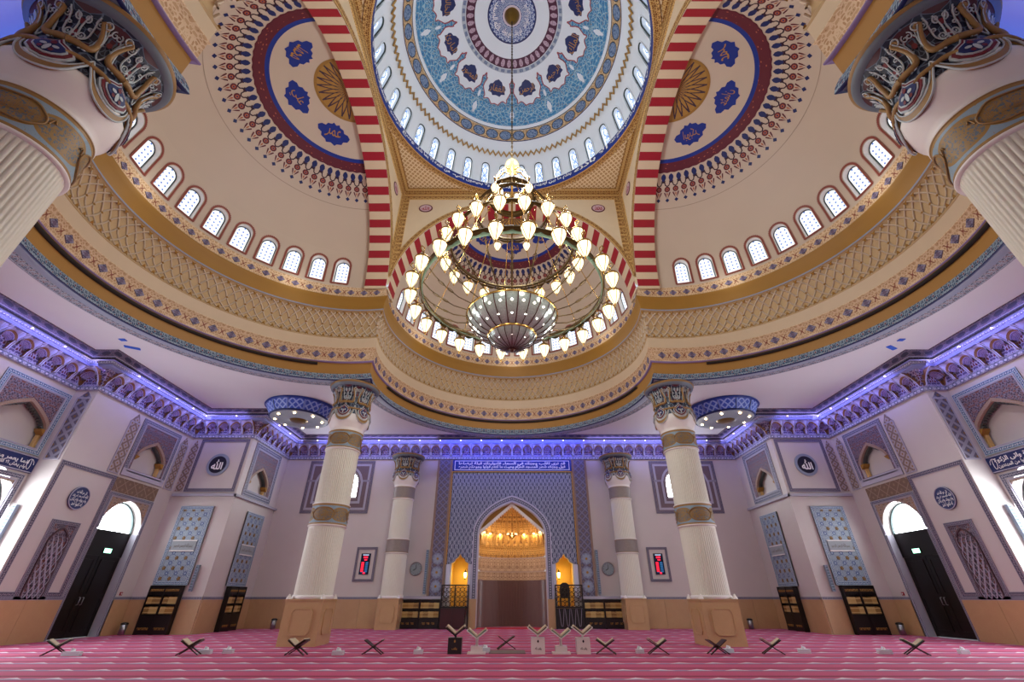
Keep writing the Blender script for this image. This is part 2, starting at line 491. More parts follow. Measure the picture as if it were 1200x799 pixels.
blue_rel = uv_arab('blue_arabesque', 1.2, 1.2, c('#2448a0'), c('#9db8e4'), c('#1b357e'), c('#2f5cb8'), sc=9, lw=.1)
spandrel_m = uv_arab('spandrel_mosaic', .5, 9, c('#4c3a48'), c('#858290'), c('#7a4a42'), c('#38385a'), sc=13, lw=.07, pc=.5)
tanmos_m = uv_arab('tan_mosaic', .6, .6, c('#8a7464'), c('#ab9a8a'), c('#a4784e'), c('#6e5f62'), sc=9, lw=.1, pc=.4)
mihrab_car = uv_arab('mihrab_carving', .5, .5, c('#a98a70'), c('#cdb294'), c('#94735a'), c('#7c5e48'), sc=11, lw=.1, pc=.5, bump=.9)
mihrab_gold = uv_arab('mihrab_gold_carving', .42, .6, c('#a8742c'), c('#e0b060'), c('#7a4c18'), c('#5c3810'), sc=10, lw=.1, pc=.4, bump=.9)

def f_lat(p, lc, bc, w_=.1, gold=None):
    def f(m):
        u, v = m.uv()
        a = ((u + v) / p).fr(); b = ((u - v) / p).fr()
        la = ((a - .5).ab() > (.5 - w_)).mx((b - .5).ab() > (.5 - w_))
        colr = m.mix(la, bc, lc)
        if gold: colr = m.mix(((a - .5).ab() + (b - .5).ab()) < .18, colr, gold)
        return colr, la
    return f
pend_m = mat('pendentive_lattice', fn=f_lat(.3, c('#e0c8a0'), c('#b08c5c'), .17), rough=.55, bump=.8)
latcol_m = mat('lattice_column_panel', fn=f_lat(.5, c('#8b8898'), c('#5b5466'), .16, c('#7c5b34')), rough=.6)
latcol2_m = mat('lattice_stone_panel', fn=f_lat(.42, c('#7e6a5c'), c('#a79c9a'), .13, c('#8f6a3a')), rough=.6)

def f_hexfield(m):
    u, v = m.uv(); w_, h_ = .27, .46
    a = u / w_; b = v / h_
    def loz(a, b):
        da = (a.fr() - .5).ab(); db = (b.fr() - .5).ab()
        return da * 1.15 + db * .62 , da, db
    l1, da1, db1 = loz(a, b); l2, da2, db2 = loz(a + .5, b + .5)
    mn_ = l1.mn(l2)
    inner = mn_ < .17
    ring = (mn_ - .30).ab() < .045
    colr = m.mix(inner, c('#3e4a6c'), c('#101a3e'))
    colr = m.mix(ring, colr, c('#c2c4d2'))
    colr = m.mix(mn_ < .06, colr, c('#737898'))
    return colr, ring
hexfield_m = mat('mihrab_hex_field', fn=f_hexfield, rough=.55, bump=.6)

def f_starpanel(m):
    u, v = m.uv(); p = .46
    base = c('#8797a8')
    a = (u / p).fr() - .5; b = (v / p).fr() - .5
    r = (a * a + b * b).sq(); th = m.atan2(b, a)
    a2 = ((u / p + .5).fr() - .5); b2 = ((v / p + .5).fr() - .5)
    r2 = (a2 * a2 + b2 * b2).sq(); th2 = m.atan2(b2, a2)
    n = m.noise(m.vec(u, v), 26, 2)
    colr = m.mix((n > .56), base, c('#a4b2bc'))
    star = r < ((th * 8).cs() * .05 + .19)
    colr = m.mix(star, colr, c('#33497e'))
    colr = m.mix(r < .1, colr, c('#9db0c4'))
    ros = r2 < ((th2 * 5).cs() * .03 + .2)
    colr = m.mix(ros, colr, c('#7a6240'))
    grid = ((a.ab() > .47).mx(b.ab() > .47))
    colr = m.mix(((a.ab() - b.ab()).ab() < .035) * (r > .2) * (r2 > .24), colr, c('#5a6c86'))
    return colr, ros
starpanel_m = mat('star_tile_panel', fn=f_starpanel, rough=.5, bump=.6)

def f_window(m):
    x, y, z = m.obj()
    a = ((y / .2 + .5).fr() - .5); b = ((z / .2).fr() - .5)
    d = (a * a + b * b).sq() < .2
    return m.mix(d, c('#f4f8ff'), c('#4a6cb8'))
pane_m = mat('daylit_dotted_glass', fn=f_window, rough=.3, emit='base', strength=LIGHTS['pane'])
def f_dpane(m):
    x, y, z = m.obj()
    yy = y.ab(); nz = m.noise(m.vec(yy, z), 7, 2)
    w_ = (m.math('SINE', z * 9.0) * .06 + .09)
    ln = ((yy - w_).ab() < .022).mx((nz - .5).ab() < .025) * (yy < .2)
    return m.mix(ln, c('#f6faff'), c('#3f7fd0'))
dpane_m = mat('daylit_arabesque_glass', fn=f_dpane, rough=.3, emit='base', strength=LIGHTS['dome_pane'])
clear_m = mat('daylit_glass', col=c('#ffffff'), emit=c('#f2f8ff'), strength=LIGHTS['clear'], rough=.3)
globe_m = mat('lit_frosted_glass', col=c('#fff4d8'), emit=c('#fff0c4'), strength=LIGHTS['globe'], rough=.3)
spot_m = mat('lit_spot', col=c('#fff0d0'), emit=c('#ffd9a0'), strength=25, rough=.3)
led_m = mat('blue_led_strip', col=c('#4a58ff'), emit=c('#6a6cff'), strength=1.6 * LIGHTS['blue'], rough=.3)
def f_bowl(m):
    v = m.tc().outputs['Object']; n = m.noise(v, 24, 3)
    return m.mix(n, c('#7e8c86'), c('#c6d2c8'))
bowl_m = mat('cut_glass_bowl', fn=f_bowl, rough=.15, metal=.25, spec=.8)

# ------------------------------------------------------------------ floor and ceiling
mb = MB(); mb.cdt([(-19.6, -8), (19.6, -8), (19.6, 17.6), (18.6, 17.6), (18.6, 24.3), (15.1, 24.3), (15.1, 28.8), (2.1, 28.8), (2.1, 31.2), (-2.1, 31.2), (-2.1, 28.8), (-15.1, 28.8), (-15.1, 24.3), (-18.6, 24.3), (-18.6, 17.6), (-19.6, 17.6)],
                  fn=lambda a, b: (a, b, 0)); mb.build('floor', carpet_m, kind='structure')

AMAX = math.degrees(math.acos((S - D) / R)) if False else 90 + math.degrees(math.asin((D - S) / R))
def lobe_pt(r, ang, dirn):
    """plan point on a lobe; ang in degrees from the lobe's axis; dirn 0 back(+y) 1 left(-x) 2 front(-y) 3 right(+x)"""
    a = rad(ang); ax, ay = D + r * cos(a), r * sin(a)
    return {0: (ay, CY + ax), 1: (-ax, CY + ay), 2: (-ay, CY - ax), 3: (ax, CY - ay)}[dirn]
def quatre(r, n=30):
    """outline of four joined lobes of radius r"""
    # crossing with the diagonal
    s = (2 * D + math.sqrt(max(0, 4 * D * D - 8 * (D * D - r * r)))) / 4
    if r > S: amax = math.degrees(math.atan2(s, s - D))
    P = []
    for dirn in (0, 1, 2, 3):
        pts = [lobe_pt(r, -amax + 2 * amax * i / n, dirn) for i in range(n)]
        P.append(pts)
    out = []
    # order the lobes so that the outline is continuous: back goes left->right
    out += P[0]; out += P[3]; out += P[2]; out += P[1]
    return out
RO = 7.68
def lobe_order_ok(): pass
# back lobe: ang -amax at x=-s ... +amax at x=+s ; right lobe: y = CY - r sin(a): -amax at top ... ok; front: x=-r sin ; left: y = CY + r sin(a) starts at the bottom
hole = quatre(RO)
mb = MB(); mb.cdt([(-20, -8), (20, -8), (20, 28.9), (-20, 28.9)], [hole], fn=lambda a, b: (a, b, ZC))
mb.build('ceiling', ceil_m, kind='structure')

# ------------------------------------------------------------------ walls
HW = ZC + .05
def wall_obj(name, P, a0, a1, holes=(), deep=.45, z1=HW):
    mb = MB()
    out = [(a0, -.02), (a1, -.02), (a1, z1), (a0, z1)]
    mb.cdt(out, [h for h in holes], (), lambda a, b: P.pt(a, b, 0))
    for h in holes:
        for i in range(len(h)):
            p, q = h[i], h[(i + 1) % len(h)]
            mb.quad(P.pt(*p, 0), P.pt(*q, 0), P.pt(*q, -deep), P.pt(*p, -deep))
    return mb.build(name, wall_m, kind='structure')

UPN = dict(z0=6.85, zs=7.6)
def side_planes(s):
    A = Pl((s * 19.6, 0, 0), (0, 1, 0), (-s, 0, 0)); B = Pl((s * 18.6, 0, 0), (0, 1, 0), (-s, 0, 0)); Cp = Pl((s * 15.1, 0, 0), (0, 1, 0), (-s, 0, 0))
    S1 = Pl((0, 17.6, 0), (-s * -1, 0, 0), (0, -1, 0)); S2 = Pl((0, 24.3, 0), (s, 0, 0), (0, -1, 0))
    return A, B, Cp, S1, S2
# holes (a = y on side walls)
hA_win = arch_poly(15.6, .0, 4.1, 2.02, 2.0, 8)
hA_up = arch_poly(16.2, 6.55, 7.55, 1.2, .95, 10, True)
hA_win2 = arch_poly(9.4, .0, 4.1, 2.02, 2.0, 8)
hA_win3 = arch_poly(3.2, .0, 4.1, 2.02, 2.0, 8)
hB_door = arch_poly(21.9, 0, 4.15, 1.23, 1.36, 8)
hB_up = arch_poly(21.98, 6.85, 7.58, 1.0, .88, 10, True)
hC_up = arch_poly(26.2, 6.6, 7.3, 1.08, .95, 10, True)
hBk = arch_poly(-11.35, 7.04, 8.0, 1.25, .93, 8)
for s, sd in ((-1, 'left'), (1, 'right')):
    A, B, Cp, S1, S2 = side_planes(s)
    wall_obj('wall_' + sd, A, -8, 17.6, [hA_win, hA_up], .55)
    wall_obj('wall_' + sd, S1, 18.6, 19.6)
    wall_obj('wall_' + sd, B, 17.6, 24.3, [hB_door, hB_up])
    wall_obj('wall_' + sd, S2, 15.1, 18.6)
    wall_obj('wall_' + sd, Cp, 24.3, 28.8, [hC_up])
BK = Pl((0, WALL_Y, 0), (1, 0, 0), (0, -1, 0))
mih_hole = arch_poly(0, 0, 4.85, 2.02, 1.83, 16, .5)
nl = [(-3.62, .9), (-2.62, .9), (-2.62, 3.25), (-2.78, 3.33), (-2.86, 3.5), (-3.0, 3.56), (-3.12, 3.78), (-3.24, 3.56), (-3.38, 3.5), (-3.46, 3.33), (-3.62, 3.25)]
nr = [(-a, b) for a, b in nl]
wall_obj('wall_back', BK, -15.1, 15.1, [mih_hole, nl, nr, hBk, [(-a, b) for a, b in hBk]], .3)
# near end wall behind the viewpoint, with tall open doorways to the daylight
FR = Pl((0, -8, 0), (1, 0, 0), (0, 1, 0))
wall_obj('wall_front', FR, -19.6, 19.6, [arch_poly(x, 0.02, 5.5, 2.2, 2.0, 6) for x in (-14, -7, 0, 7, 14)], .5)

# marble dado and its border, in runs along the walls
def dado(s, name, P, a0, a1, z1=1.42, brd=True):
    mb = MB(); n = max(1, round((a1 - a0) / 1.25)); 
    root = struct('trim_1', P.pt((a0 + a1) / 2, 0, 0))
    st = (a1 - a0) / n
    for i in range(n):
        q = MB(); P.box(q, a0 + i * st + .004, a0 + (i + 1) * st - .004, 0, z1 - .01, 0, .05 + .003 * (i % 2)); q.build('marble_slab', marble_m, root)
    if brd:
        q = MB(); P.strip(q, [(a0, z1 + .05), (a1, z1 + .05)], .12, 0, .06, cell=.12); q.build('border_strip', bord_grey, root)
for s, sd in ((-1, 'left'), (1, 'right')):
    A, B, Cp, S1, S2 = side_planes(s)
    dado(s, sd, A, 13.7 - .1, 13.58 + .0 + .02) if False else None
    dado(s, sd, A, 11.5, 13.5)
    dado(s, sd, S1, 18.6, 19.6)
    dado(s, sd, B, 17.6, 20.6); dado(s, sd, B, 23.2, 24.3)
    dado(s, sd, S2, 15.1, 16.08); dado(s, sd, S2, 17.66, 18.6)
    dado(s, sd, Cp, 24.3, 25.98); dado(s, sd, Cp, 27.58, 28.8)
    SBK = Pl((0, WALL_Y, 0), (s, 0, 0), (0, -1, 0))
    dado(s, sd, SBK, 7.5, 15.1)
    q = MB(); SBK.box(q, 2.05, 2.45, 0, 1.42, 0, .32); q.build('trim_1', marble_m, kind='structure')

# ------------------------------------------------------------------ quatrefoil rim, drum bands and semidomes
angs = [-AMAX + 2 * AMAX * i / 80 for i in range(81)]
def band(mb, prof, dirn, mi=0, vs01=False, amax=None, n=80):
    """sweep a (r,z) profile round a lobe; u = arc metres, v = metres (or 0..1) across; ends meet on the cusp diagonal"""
    acc = [0]
    for i in range(1, len(prof)): acc.append(acc[-1] + math.hypot(prof[i][0] - prof[i - 1][0], prof[i][1] - prof[i - 1][1]))
    T = acc[-1]
    def am(r):
        if amax: return amax
        s = (2 * D + math.sqrt(max(0, 4 * D * D - 8 * (D * D - r * r)))) / 4
        return math.degrees(math.atan2(s, s - D))
    def P(u, k):
        r, z = prof[int(k)]; x, y = lobe_pt(r, u * am(r), dirn); return (x, y, z)
    mb.grid(P, [-1 + 2 * i / n for i in range(n + 1)], list(range(len(prof))),
            lambda u, k: (u * rad(AMAX) * R, acc[int(k)] / T if vs01 else acc[int(k)]), mi)

DIRN = {0: 'back', 1: 'left', 2: 'front', 3: 'right'}
tile_m = uv_arab('diamond_tile_face', .3, .3, c('#4a4460'), c('#8d87a0'), c('#5b3040'), c('#2c2844'), sc=12, lw=.1)
def cross_mesh():
    q = MB()
    for sgn in (1, -1):
        q.f and None
        n = len(q.v); h = .14
        q.v += [(.0, -.02 * 1 - h * .7, -h * sgn), (.0, .02 - h * .7, -h * sgn - .0), (.0, .02 + h * .7, h * sgn), (.0, -.02 + h * .7, h * sgn)]
        q.face((n, n + 1, n + 2, n + 3))
    q.cdt(circ(0, 0, .045, 8), fn=lambda a, b: (-.004, a, b))
    return q
def diamond_mesh(hw, hh):
    q = MB(); P_ = [(hw, 0), (hw * .45, hh * .45), (0, hh), (-hw * .45, hh * .45), (-hw, 0), (-hw * .45, -hh * .45), (0, -hh), (hw * .45, -hh * .45)]
    P_ = [(a * (1.12 if i % 2 else 1), b * (1.12 if i % 2 else 1)) for i, (a, b) in enumerate(P_)]
    q.cdt(P_, fn=lambda a, b: (-.035, a, b)); n = len(q.v)
    for i in range(8):
        a, b = P_[i], P_[(i + 1) % 8]; q.quad((-.035, *a), (-.035, *b), (0, *b), (0, *a), 1)
    q.cdt([(x * .5, y * .5) for x, y in P_], fn=lambda a, b: (-.042, a, b), mi=1)
    return q
tile_rim_m = plain('tile_edge_violet', c('#6a5a74'), .1, 9, rough=.6)
dia_lo = diamond_mesh(.2, .19).build('diamond_tile', [tile_m, tile_rim_m]); dia_hi = diamond_mesh(.19, .17).build('diamond_tile', [tile_m, tile_rim_m])
cro = cross_mesh().build('cross_flower', plain('flower_rust', c('#8a4a34'), .1, 8, rough=.6))
def lobe_inst(proto, parent, dirn, r, ang, z):
    x, y = lobe_pt(r, ang, dirn); base = {0: 90, 1: 180, 2: 270, 3: 0}[dirn]; sg = {0: -1, 1: -1, 2: -1, 3: -1}[dirn]
    # outward direction of the lobe at ang
    x2, y2 = lobe_pt(r + 1, ang, dirn); rz = math.atan2(y2 - y, x2 - x)
    L = world_loc(parent)
    return inst(proto, parent, (x - L.x, y - L.y, z - L.z), rz)

lat_rib_m = plain('lattice_rib', c('#c6b49c'), .1, 8, rough=.6)
lat_bg_m = plain('lattice_cream', c('#c0a478'), .1, 3, rough=.6)
for dirn in (0, 1, 2, 3):
    rootxy = lobe_pt(R, 0, dirn)
    rt = struct('trim_2', (rootxy[0], rootxy[1], 10.5))
    q = MB(); band(q, [(RO, ZC), (RO, 10.42), (RO - .1, 10.37)], dirn); q.build('rim_edge', bord_soft, rt)
    q = MB(); band(q, [(RO - .1, 10.37), (RO - .5, 10.36)], dirn); q.build('rim_lower_frieze', rim_small, rt)
    q = MB(); band(q, [(RO - .5, 10.36), (RO - .55, 10.33), (R - .08, 10.31)], dirn); q.build('rim_moulding', grey_m, rt)
    q = MB(); band(q, [(R - .08, 10.31), (R - .15, 10.31), (R - .16, 10.34)], dirn); q.build('rim_dark_line', navy_m, rt)
    q = MB(); band(q, [(R - .16, 10.34), (R - .12, 10.5), (R - .05, 10.66), (R, 10.70)], dirn); q.build('rim_blue_frieze', rim_blue, rt)
    q = MB(); band(q, [(R, 10.70), (R, 11.28)], dirn); q.build('gold_fascia', plain('gold_fascia_paint', c('#a87c3a'), .06, 2, rough=.6) if 'gold_fascia_paint' not in MATS else MATS['gold_fascia_paint'], rt)
    # light slot along the top of the fascia
    if dirn != 2:
        q = MB()
        band(q, [(R - .02, 11.12), (R - .10, 11.14), (R - .10, 11.25), (R - .02, 11.27)], dirn, amax=78, n=60)
        q.build('light_slot', slot_m, rt)
        q = MB(); band(q, [(R - .105, 11.235), (R - .105, 11.25)], dirn, amax=78, n=60); q.build('slot_lip', gold_m, rt)
    q = MB(); band(q, [(R, 11.28), (R - .09, 11.29), (R - .09, 11.34), (R - .03, 11.36)], dirn); q.build('violet_bead', plain('violet_bead', c('#8d78a8'), .05, 3) if 'violet_bead' not in MATS else MATS['violet_bead'], rt)
    rt2 = struct('trim_3', (rootxy[0], rootxy[1], 11.36))
    q = MB(); band(q, [(R - .03, 11.36), (R - .03, 12.05), (R - .06, 12.07), (R - .06, 12.11), (R - .02, 12.13)], dirn); q.build('frieze_ground', tan_rel, rt2)
    nlo = 32
    if dirn != 2:
        for k in range(nlo):
            a = (k - nlo / 2 + .5) * 6.12
            lobe_inst(dia_lo, rt2, dirn, R - .03, a, 11.70)
            if k < nlo - 1: lobe_inst(cro, rt2, dirn, R - .036, a + 3.06, 11.70)
    q = MB(); band(q, [(R - .02, 12.13), (R - .02, 12.68)], dirn); q.build('plain_band', cream2_m, rt2)
    # lattice cove
    rt3 = struct('trim_4', (rootxy[0], rootxy[1], 12.68))
    def rc(z): return R + .0 + .16 * sin(pi * (z - 12.7) / 1.65)
    q = MB(); band(q, [(R - .02, 12.68), (R - .06, 12.72)] + [(rc(12.74 + 1.58 * i / 6), 12.74 + 1.58 * i / 6) for i in range(7)] + [(R - .08, 14.35)], dirn); q.build('cove', lat_bg_m, rt3)
    if dirn != 2:
        q = MB(); g = MB(); NN = 62; st = 2 * AMAX / NN
        for k in range(-3, NN + 1):
            for sg in (1, -1):
                pts = []
                for i in range(9):
                    t = i / 8; z = 12.74 + 1.56 * t
                    a = -AMAX + st * ((k if sg > 0 else k + 3.0) + sg * 3 * (t + .07 * sin(2 * pi * t)))
                    if abs(a) > AMAX: 
                        continue
                    pts.append((*lobe_pt(rc(z) - .02, a, dirn), z))
                if len(pts) > 1: q.tube(pts, .036, 4, cap=False)
        for k in range(NN + 1):
            for z, dk, sz in ((12.80, 0, .1), (13.52, .5, .06), (14.24, 0, .1)):
                a = -AMAX + st * (k + dk)
                if abs(a) > AMAX: continue
                n = len(g.v); w_ = math.degrees(sz / R); rr = rc(z) - .05
                up = 1 if z < 13 else -1
                if sz == .06: pp_ = [(-w_, 0), (0, -sz), (w_, 0), (0, sz)]
                else: pp_ = [(-w_, -up * sz * .6), (w_, -up * sz * .6), (0, up * sz * 1.3)]
                g.v += [(*lobe_pt(rr, a + x, dirn), z + y) for x, y in pp_] + [(*lobe_pt(rr - .04, a, dirn), z)]
                m_ = len(pp_)
                for i in range(m_): g.face((n + i, n + (i + 1) % m_, n + m_))
        q.build('lattice_rib', lat_rib_m, rt3, kind='stuff'); g.build('gold_stud', gold_m, rt3, kind='stuff')
    # gold cornice
    rt4 = struct('trim_5', (rootxy[0], rootxy[1], 14.35))
    q = MB(); band(q, [(R - .08, 14.35), (R - .08, 14.42)], dirn); q.build('grey_bead', grey_m, rt4)
    q = MB(); band(q, [(R - .08, 14.42), (R - .06, 14.6), (R - .12, 14.95), (R - .2, 15.1), (R - .2, 15.16), (R - .03, 15.18)], dirn); q.build('cornice', gold_m, rt4)
    q = MB(); band(q, [(R - .03, 15.18), (R - .03, 15.9)], dirn); q.build('upper_frieze_ground', tan_rel, rt4)
    nhi = 34
    if dirn != 2:
        for k in range(nhi):
            a = (k - nhi / 2 + .5) * 5.8
            lobe_inst(dia_hi, rt4, dirn, R - .03, a, 15.54)
            if k < nhi - 1: lobe_inst(cro, rt4, dirn, R - .036, a + 2.9, 15.54)
for o in (dia_lo, dia_hi, cro): bpy.data.objects.remove(o)

# ---- semidomes
ZS = 15.7
def lobe_win_poly(ca, hw=.36, z0=16.17, zs=17.2, n=6): return [(ca + hw, z0), (ca - hw, z0)] + arch_line(ca, zs, hw, hw, n)[0:]
def frame3(dirn):
    """map local lobe coordinates (outward x, sideways y) to the plan"""
    def f(lx, ly, z):
        return {0: (ly, CY + D + lx, z), 1: (-(D + lx), CY + ly, z), 2: (-ly, CY - D - lx, z), 3: (D + lx, CY - ly, z)}[dirn]
    return f
WINC = [-78 + 10.4 * k for k in range(16)]
def sph_r(z): return math.sqrt(max(0, R * R - (z - ZS) ** 2))
# a window: origin on the lobe's centre axis; local +x outward
def lobe_window_proto():
    rt = struct('window_1', (0, 0, 0))
    q = MB()   # splayed reveal and pane
    P = lobe_win_poly(0)
    def mp(a, z, d=0.0):
        r = sph_r(z) + d; return (r * cos(a / R), r * sin(a / R), z)
    n = len(P)
    for i in range(n):
        p, p2 = P[i], P[(i + 1) % n]; q.quad(mp(*p, 0), mp(*p2, 0), mp(*p2, .3), mp(*p, .3))
    q.build('reveal', white_m, rt)
    q = MB(); x0 = sph_r(16.9) + .22
    q.cdt([(a, z) for a, z in P], fn=lambda a, z: (mp(0, z, .26)[0], a, z)); q.build('pane', pane_m, rt)
    q = MB(); Pf = lobe_win_poly(0, .34, 16.19, 17.2)
    loop = [(mp(0, z, .235)[0], a, z) for a, z in Pf]; q.tube(loop, .026, 4, True); q.build('frame', plain('window_frame_dark', c('#1d2f2c'), .1, 5), rt)
    # serrated painted border
    q = MB(); n2 = 44
    def outline(off):
        return lobe_win_poly(0, .36 + off, 16.17 - off, 17.2, 10)
    a_, b_ = outline(.03), outline(.10)
    m_ = len(a_)
    for i in range(m_):
        j = (i + 1) % m_
        q.quad(mp(*a_[i], -.02), mp(*a_[j], -.02), mp(*b_[j], -.02), mp(*b_[i], -.02))
        # teeth
        p, p2 = b_[i], b_[j]; L = math.hypot(p2[0] - p[0], p2[1] - p[1]); k = max(1, round(L / .06))
        for t in range(k):
            s0 = (p[0] + (p2[0] - p[0]) * t / k, p[1] + (p2[1] - p[1]) * t / k); s1 = (p[0] + (p2[0] - p[0]) * (t + 1) / k, p[1] + (p2[1] - p[1]) * (t + 1) / k)
            nx, nz = -(s1[1] - s0[1]), (s1[0] - s0[0]); l = math.hypot(nx, nz) or 1
            mid = ((s0[0] + s1[0]) / 2, (s0[1] + s1[1]) / 2)
            cx_, cz_ = mid[0] - 0, mid[1] - 16.9
            if nx * cx_ + nz * cz_ < 0: nx, nz = -nx, -nz
            tip = (mid[0] + nx / l * .05, mid[1] + nz / l * .05)
            nn = len(q.v); q.v += [mp(*s0, -.02), mp(*s1, -.02), mp(*tip, -.02)]; q.face((nn, nn + 1, nn + 2))
    q.build('painted_border', plain('rust_border', c('#8c4438'), .1, 6, rough=.6), rt)
    return rt
wproto = lobe_window_proto(); first = True
for dirn in (0, 1, 2, 3):
    f3 = frame3(dirn); ctr = f3(0, 0, 0)
    for a in WINC:
        x, y = lobe_pt(1, a, dirn); rz = math.atan2(y - ctr[1], x - ctr[0])
        if first: w_ = wproto; first = False
        else: w_ = copy_tree(wproto)
        w_.location = ctr; w_.rotation_euler = (0, 0, rz)

cart_pts = [(1.0, 0), (.86, .16), (.62, .2), (.56, .34), (.3, .40), (.22, .5), (0, .42), (-.22, .5), (-.3, .40), (-.56, .34), (-.62, .2), (-.86, .16), (-1.0, 0)]
cart_poly = cart_pts + [(x, -y) for x, y in cart_pts[-2:0:-1]]
names6 = ['الله', 'محمد', 'علي', 'عمر', 'عثمان', 'ابوبكر']
med_gold = plain('rosette_gold', c('#9a7434'), .15, 8, rough=.5)
def f_rosette(m):
    u, v = m.uv()   # u azimuth/pi*180, v theta
    a = (u * .1 + v * .5).fr(); b = (u * .1 - v * .0 ).fr()
    s1 = ((u / 15 + m.math('POWER', v / 12.6, .6) * 1.6).fr() - .5).ab() < .1
    s2 = ((u / 15 - m.math('POWER', v / 12.6, .6) * 1.6).fr() - .5).ab() < .1
    return m.mix(s1.mx(s2), c('#a8803c'), c('#3e2c3c')), s1.mx(s2)
ros_m = mat('rosette_spiral', fn=f_rosette, rough=.5, bump=.5)
def f_mar(m):
    u, v = m.uv(); p = m.vec(u * .12, v * .5); e, _ = m.vor(p, 2.2, 'F1', .6)
    return m.mix(e < .2, c('#5f1c2a'), c('#b06048'))
marband_m = mat('maroon_dotted_band', fn=f_mar, rough=.6)
for dirn in (0, 1, 2, 3):
    f3 = frame3(dirn)
    rt = struct('ceiling', f3(0, 0, 22))
    q = MB(); az = rad(90)
    outer = [(-R * az + 2 * R * az * i / 60, 15.9) for i in range(61)] + [(R * az - 2 * R * az * i / 60, 18.0) for i in range(61)]
    holes = [lobe_win_poly(R * rad(a)) for a in WINC]
    st = [(-R * az + 2 * R * az * (i + .5) / 60, z) for i in range(60) for z in (16.05, 16.6, 17.3, 17.8)]
    q.cdt(outer, holes, st, lambda a, z: f3(sph_r(z) * cos(a / R), sph_r(z) * sin(a / R), z), sm=True)
    t0 = math.degrees(math.acos((18.0 - ZS) / R))
    def sp(th, a, k=1.0): 
        th = rad(th); a = rad(a); r = R * k
        return f3(r * sin(th) * cos(a), r * sin(th) * sin(a), ZS + r * cos(th))
    q.grid(lambda a, th: sp(th, a), [-90 + 3 * i for i in range(61)], [t0 * i / 24 for i in range(25)])
    q.build('vault', cream_m, rt)
    # painted decoration, laid just proud of the plaster
    def ring(t1, t2, name, m_, k=.9985, n=90):
        g = MB(); g.grid(lambda a, th: sp(th, a, k), [-90 + 180 * i / n for i in range(n + 1)], [t1, (t1 + t2) / 2, t2], lambda a, th: (a, th)); g.build(name, m_, rt)
    ring(.5, 11.7, 'rosette', ros_m); ring(11.7, 12.8, 'rosette_rim', med_gold, .998)
    ring(28.0, 29.6, 'blue_ring', blue_m); ring(29.6, 33.2, 'maroon_band', marband_m)
    ring(49.4, 49.7, 'fine_line', plain('fine_line_paint', c('#a89684'), .05, 4) if 'fine_line_paint' not in MATS else MATS['fine_line_paint'])
    def spm(a, t, k): return sp(t, a, k)
    g = MB()
    def poly(pts, a0, mi, k=.9982):     # pts in (metres sideways, degrees theta)
        g.cdt([(x * 1.2, t) for x, t in pts], fn=lambda x, t: sp(t, a0 + math.degrees(x / (R * sin(rad(t)))), k), mi=mi)
    for i in range(32):
        a0 = -90 + (i + .5) * 5.625
        poly([(-.24, 33.1), (.24, 33.1), (.15, 33.6), (0, 33.9), (-.15, 33.6)], a0, 2)
        poly([(0, 34.1), (.085, 34.9), (.11, 35.9), (.06, 37.2), (0, 38.2), (-.06, 37.2), (-.11, 35.9), (-.085, 34.9)], a0 + 2.81, 0)
        for sg in (1, -1):   # zigzag chain
            P_ = [(0, 39.9), (sg * .10, 39.3), (sg * .13, 38.3), (sg * .26, 37.7)]
            P2 = [(0, 39.4), (sg * .07, 38.9), (sg * .09, 37.9), (sg * .26, 37.1)]
            poly((P_ + P2[::-1]) if sg > 0 else (P_ + P2[::-1]), a0, 1)
        poly([(x * .13, 41.0 + y * 1.25) for x, y in circ(0, 0, 1, 10)], a0, 2)
        poly([(x * .07, 41.0 + y * .7) for x, y in circ(0, 0, 1, 8)], a0, 3, .9975)
        poly([(x * .035, 41.0 + y * .35) for x, y in circ(0, 0, 1, 6)], a0, 0, .997)
        for sg in (1, -1):
            poly([(sg * .02, 44.9), (sg * .10, 43.6), (sg * .15, 42.4), (sg * .10, 42.2), (sg * .06, 43.2)], a0, 2)
        poly([(0, 42.3), (.03, 43.0), (0, 44.2), (-.03, 43.0)], a0, 3)
        poly([(0, 44.9), (.09, 45.8), (0, 46.7), (-.09, 45.8)], a0, 0)
    g.build('painted_fringe', [navy_m, plain('fringe_dark', c('#301428'), .1, 4) if 'fringe_dark' not in MATS else MATS['fringe_dark'], maroon_m, plain('fringe_rust', c('#b0603c'), .1, 4) if 'fringe_rust' not in MATS else MATS['fringe_rust']], rt, kind='stuff')
    for k, a0 in enumerate((-52, 2, 56)):
        a0 = a0 if dirn != 3 else -a0
        g = MB(); hw_, hh_ = .82, 9.2
        g.cdt([(x * hw_, y) for x, y in cart_poly], (), [(x * .1, y * .1) for x in range(-7, 8) for y in range(-4, 5)], fn=lambda x, y: sp(20.3 + y * hh_, a0 + math.degrees(x / (R * sin(rad(20.3)))), .9982))
        # gilded name
        sgn = 1 if dirn != 3 else -1
        put_text(g, names6[(k + dirn) % 6], .72, 4.6, lambda x, y: sp(20.3 - y, a0 + sgn * math.degrees(x / (R * sin(rad(20.3)))), .9972), 1, 0.0)
        g.build('name_cartouche', [blue_m, goldlit_m], rt)
    # arch lip where the semidome meets the striped arch
    RA = 6.72
    q = MB(); n = 60
    for i in range(n):
        t1, t2 = pi * i / n, pi * (i + 1) / n
        q.quad(f3(0.02, R * cos(t1), ZS + R * sin(t1)), f3(0.02, R * cos(t2), ZS + R * sin(t2)), f3(0.02, RA * cos(t2), ZS + RA * sin(t2)), f3(0.02, RA * cos(t1), ZS + RA * sin(t1)))
    q.build('arch_lip', cream2_m, rt)
    # striped arch: voussoirs
    ar = struct('trim_6', f3(S - D, 0, ZS))
    x0, x1 = S - D, .02
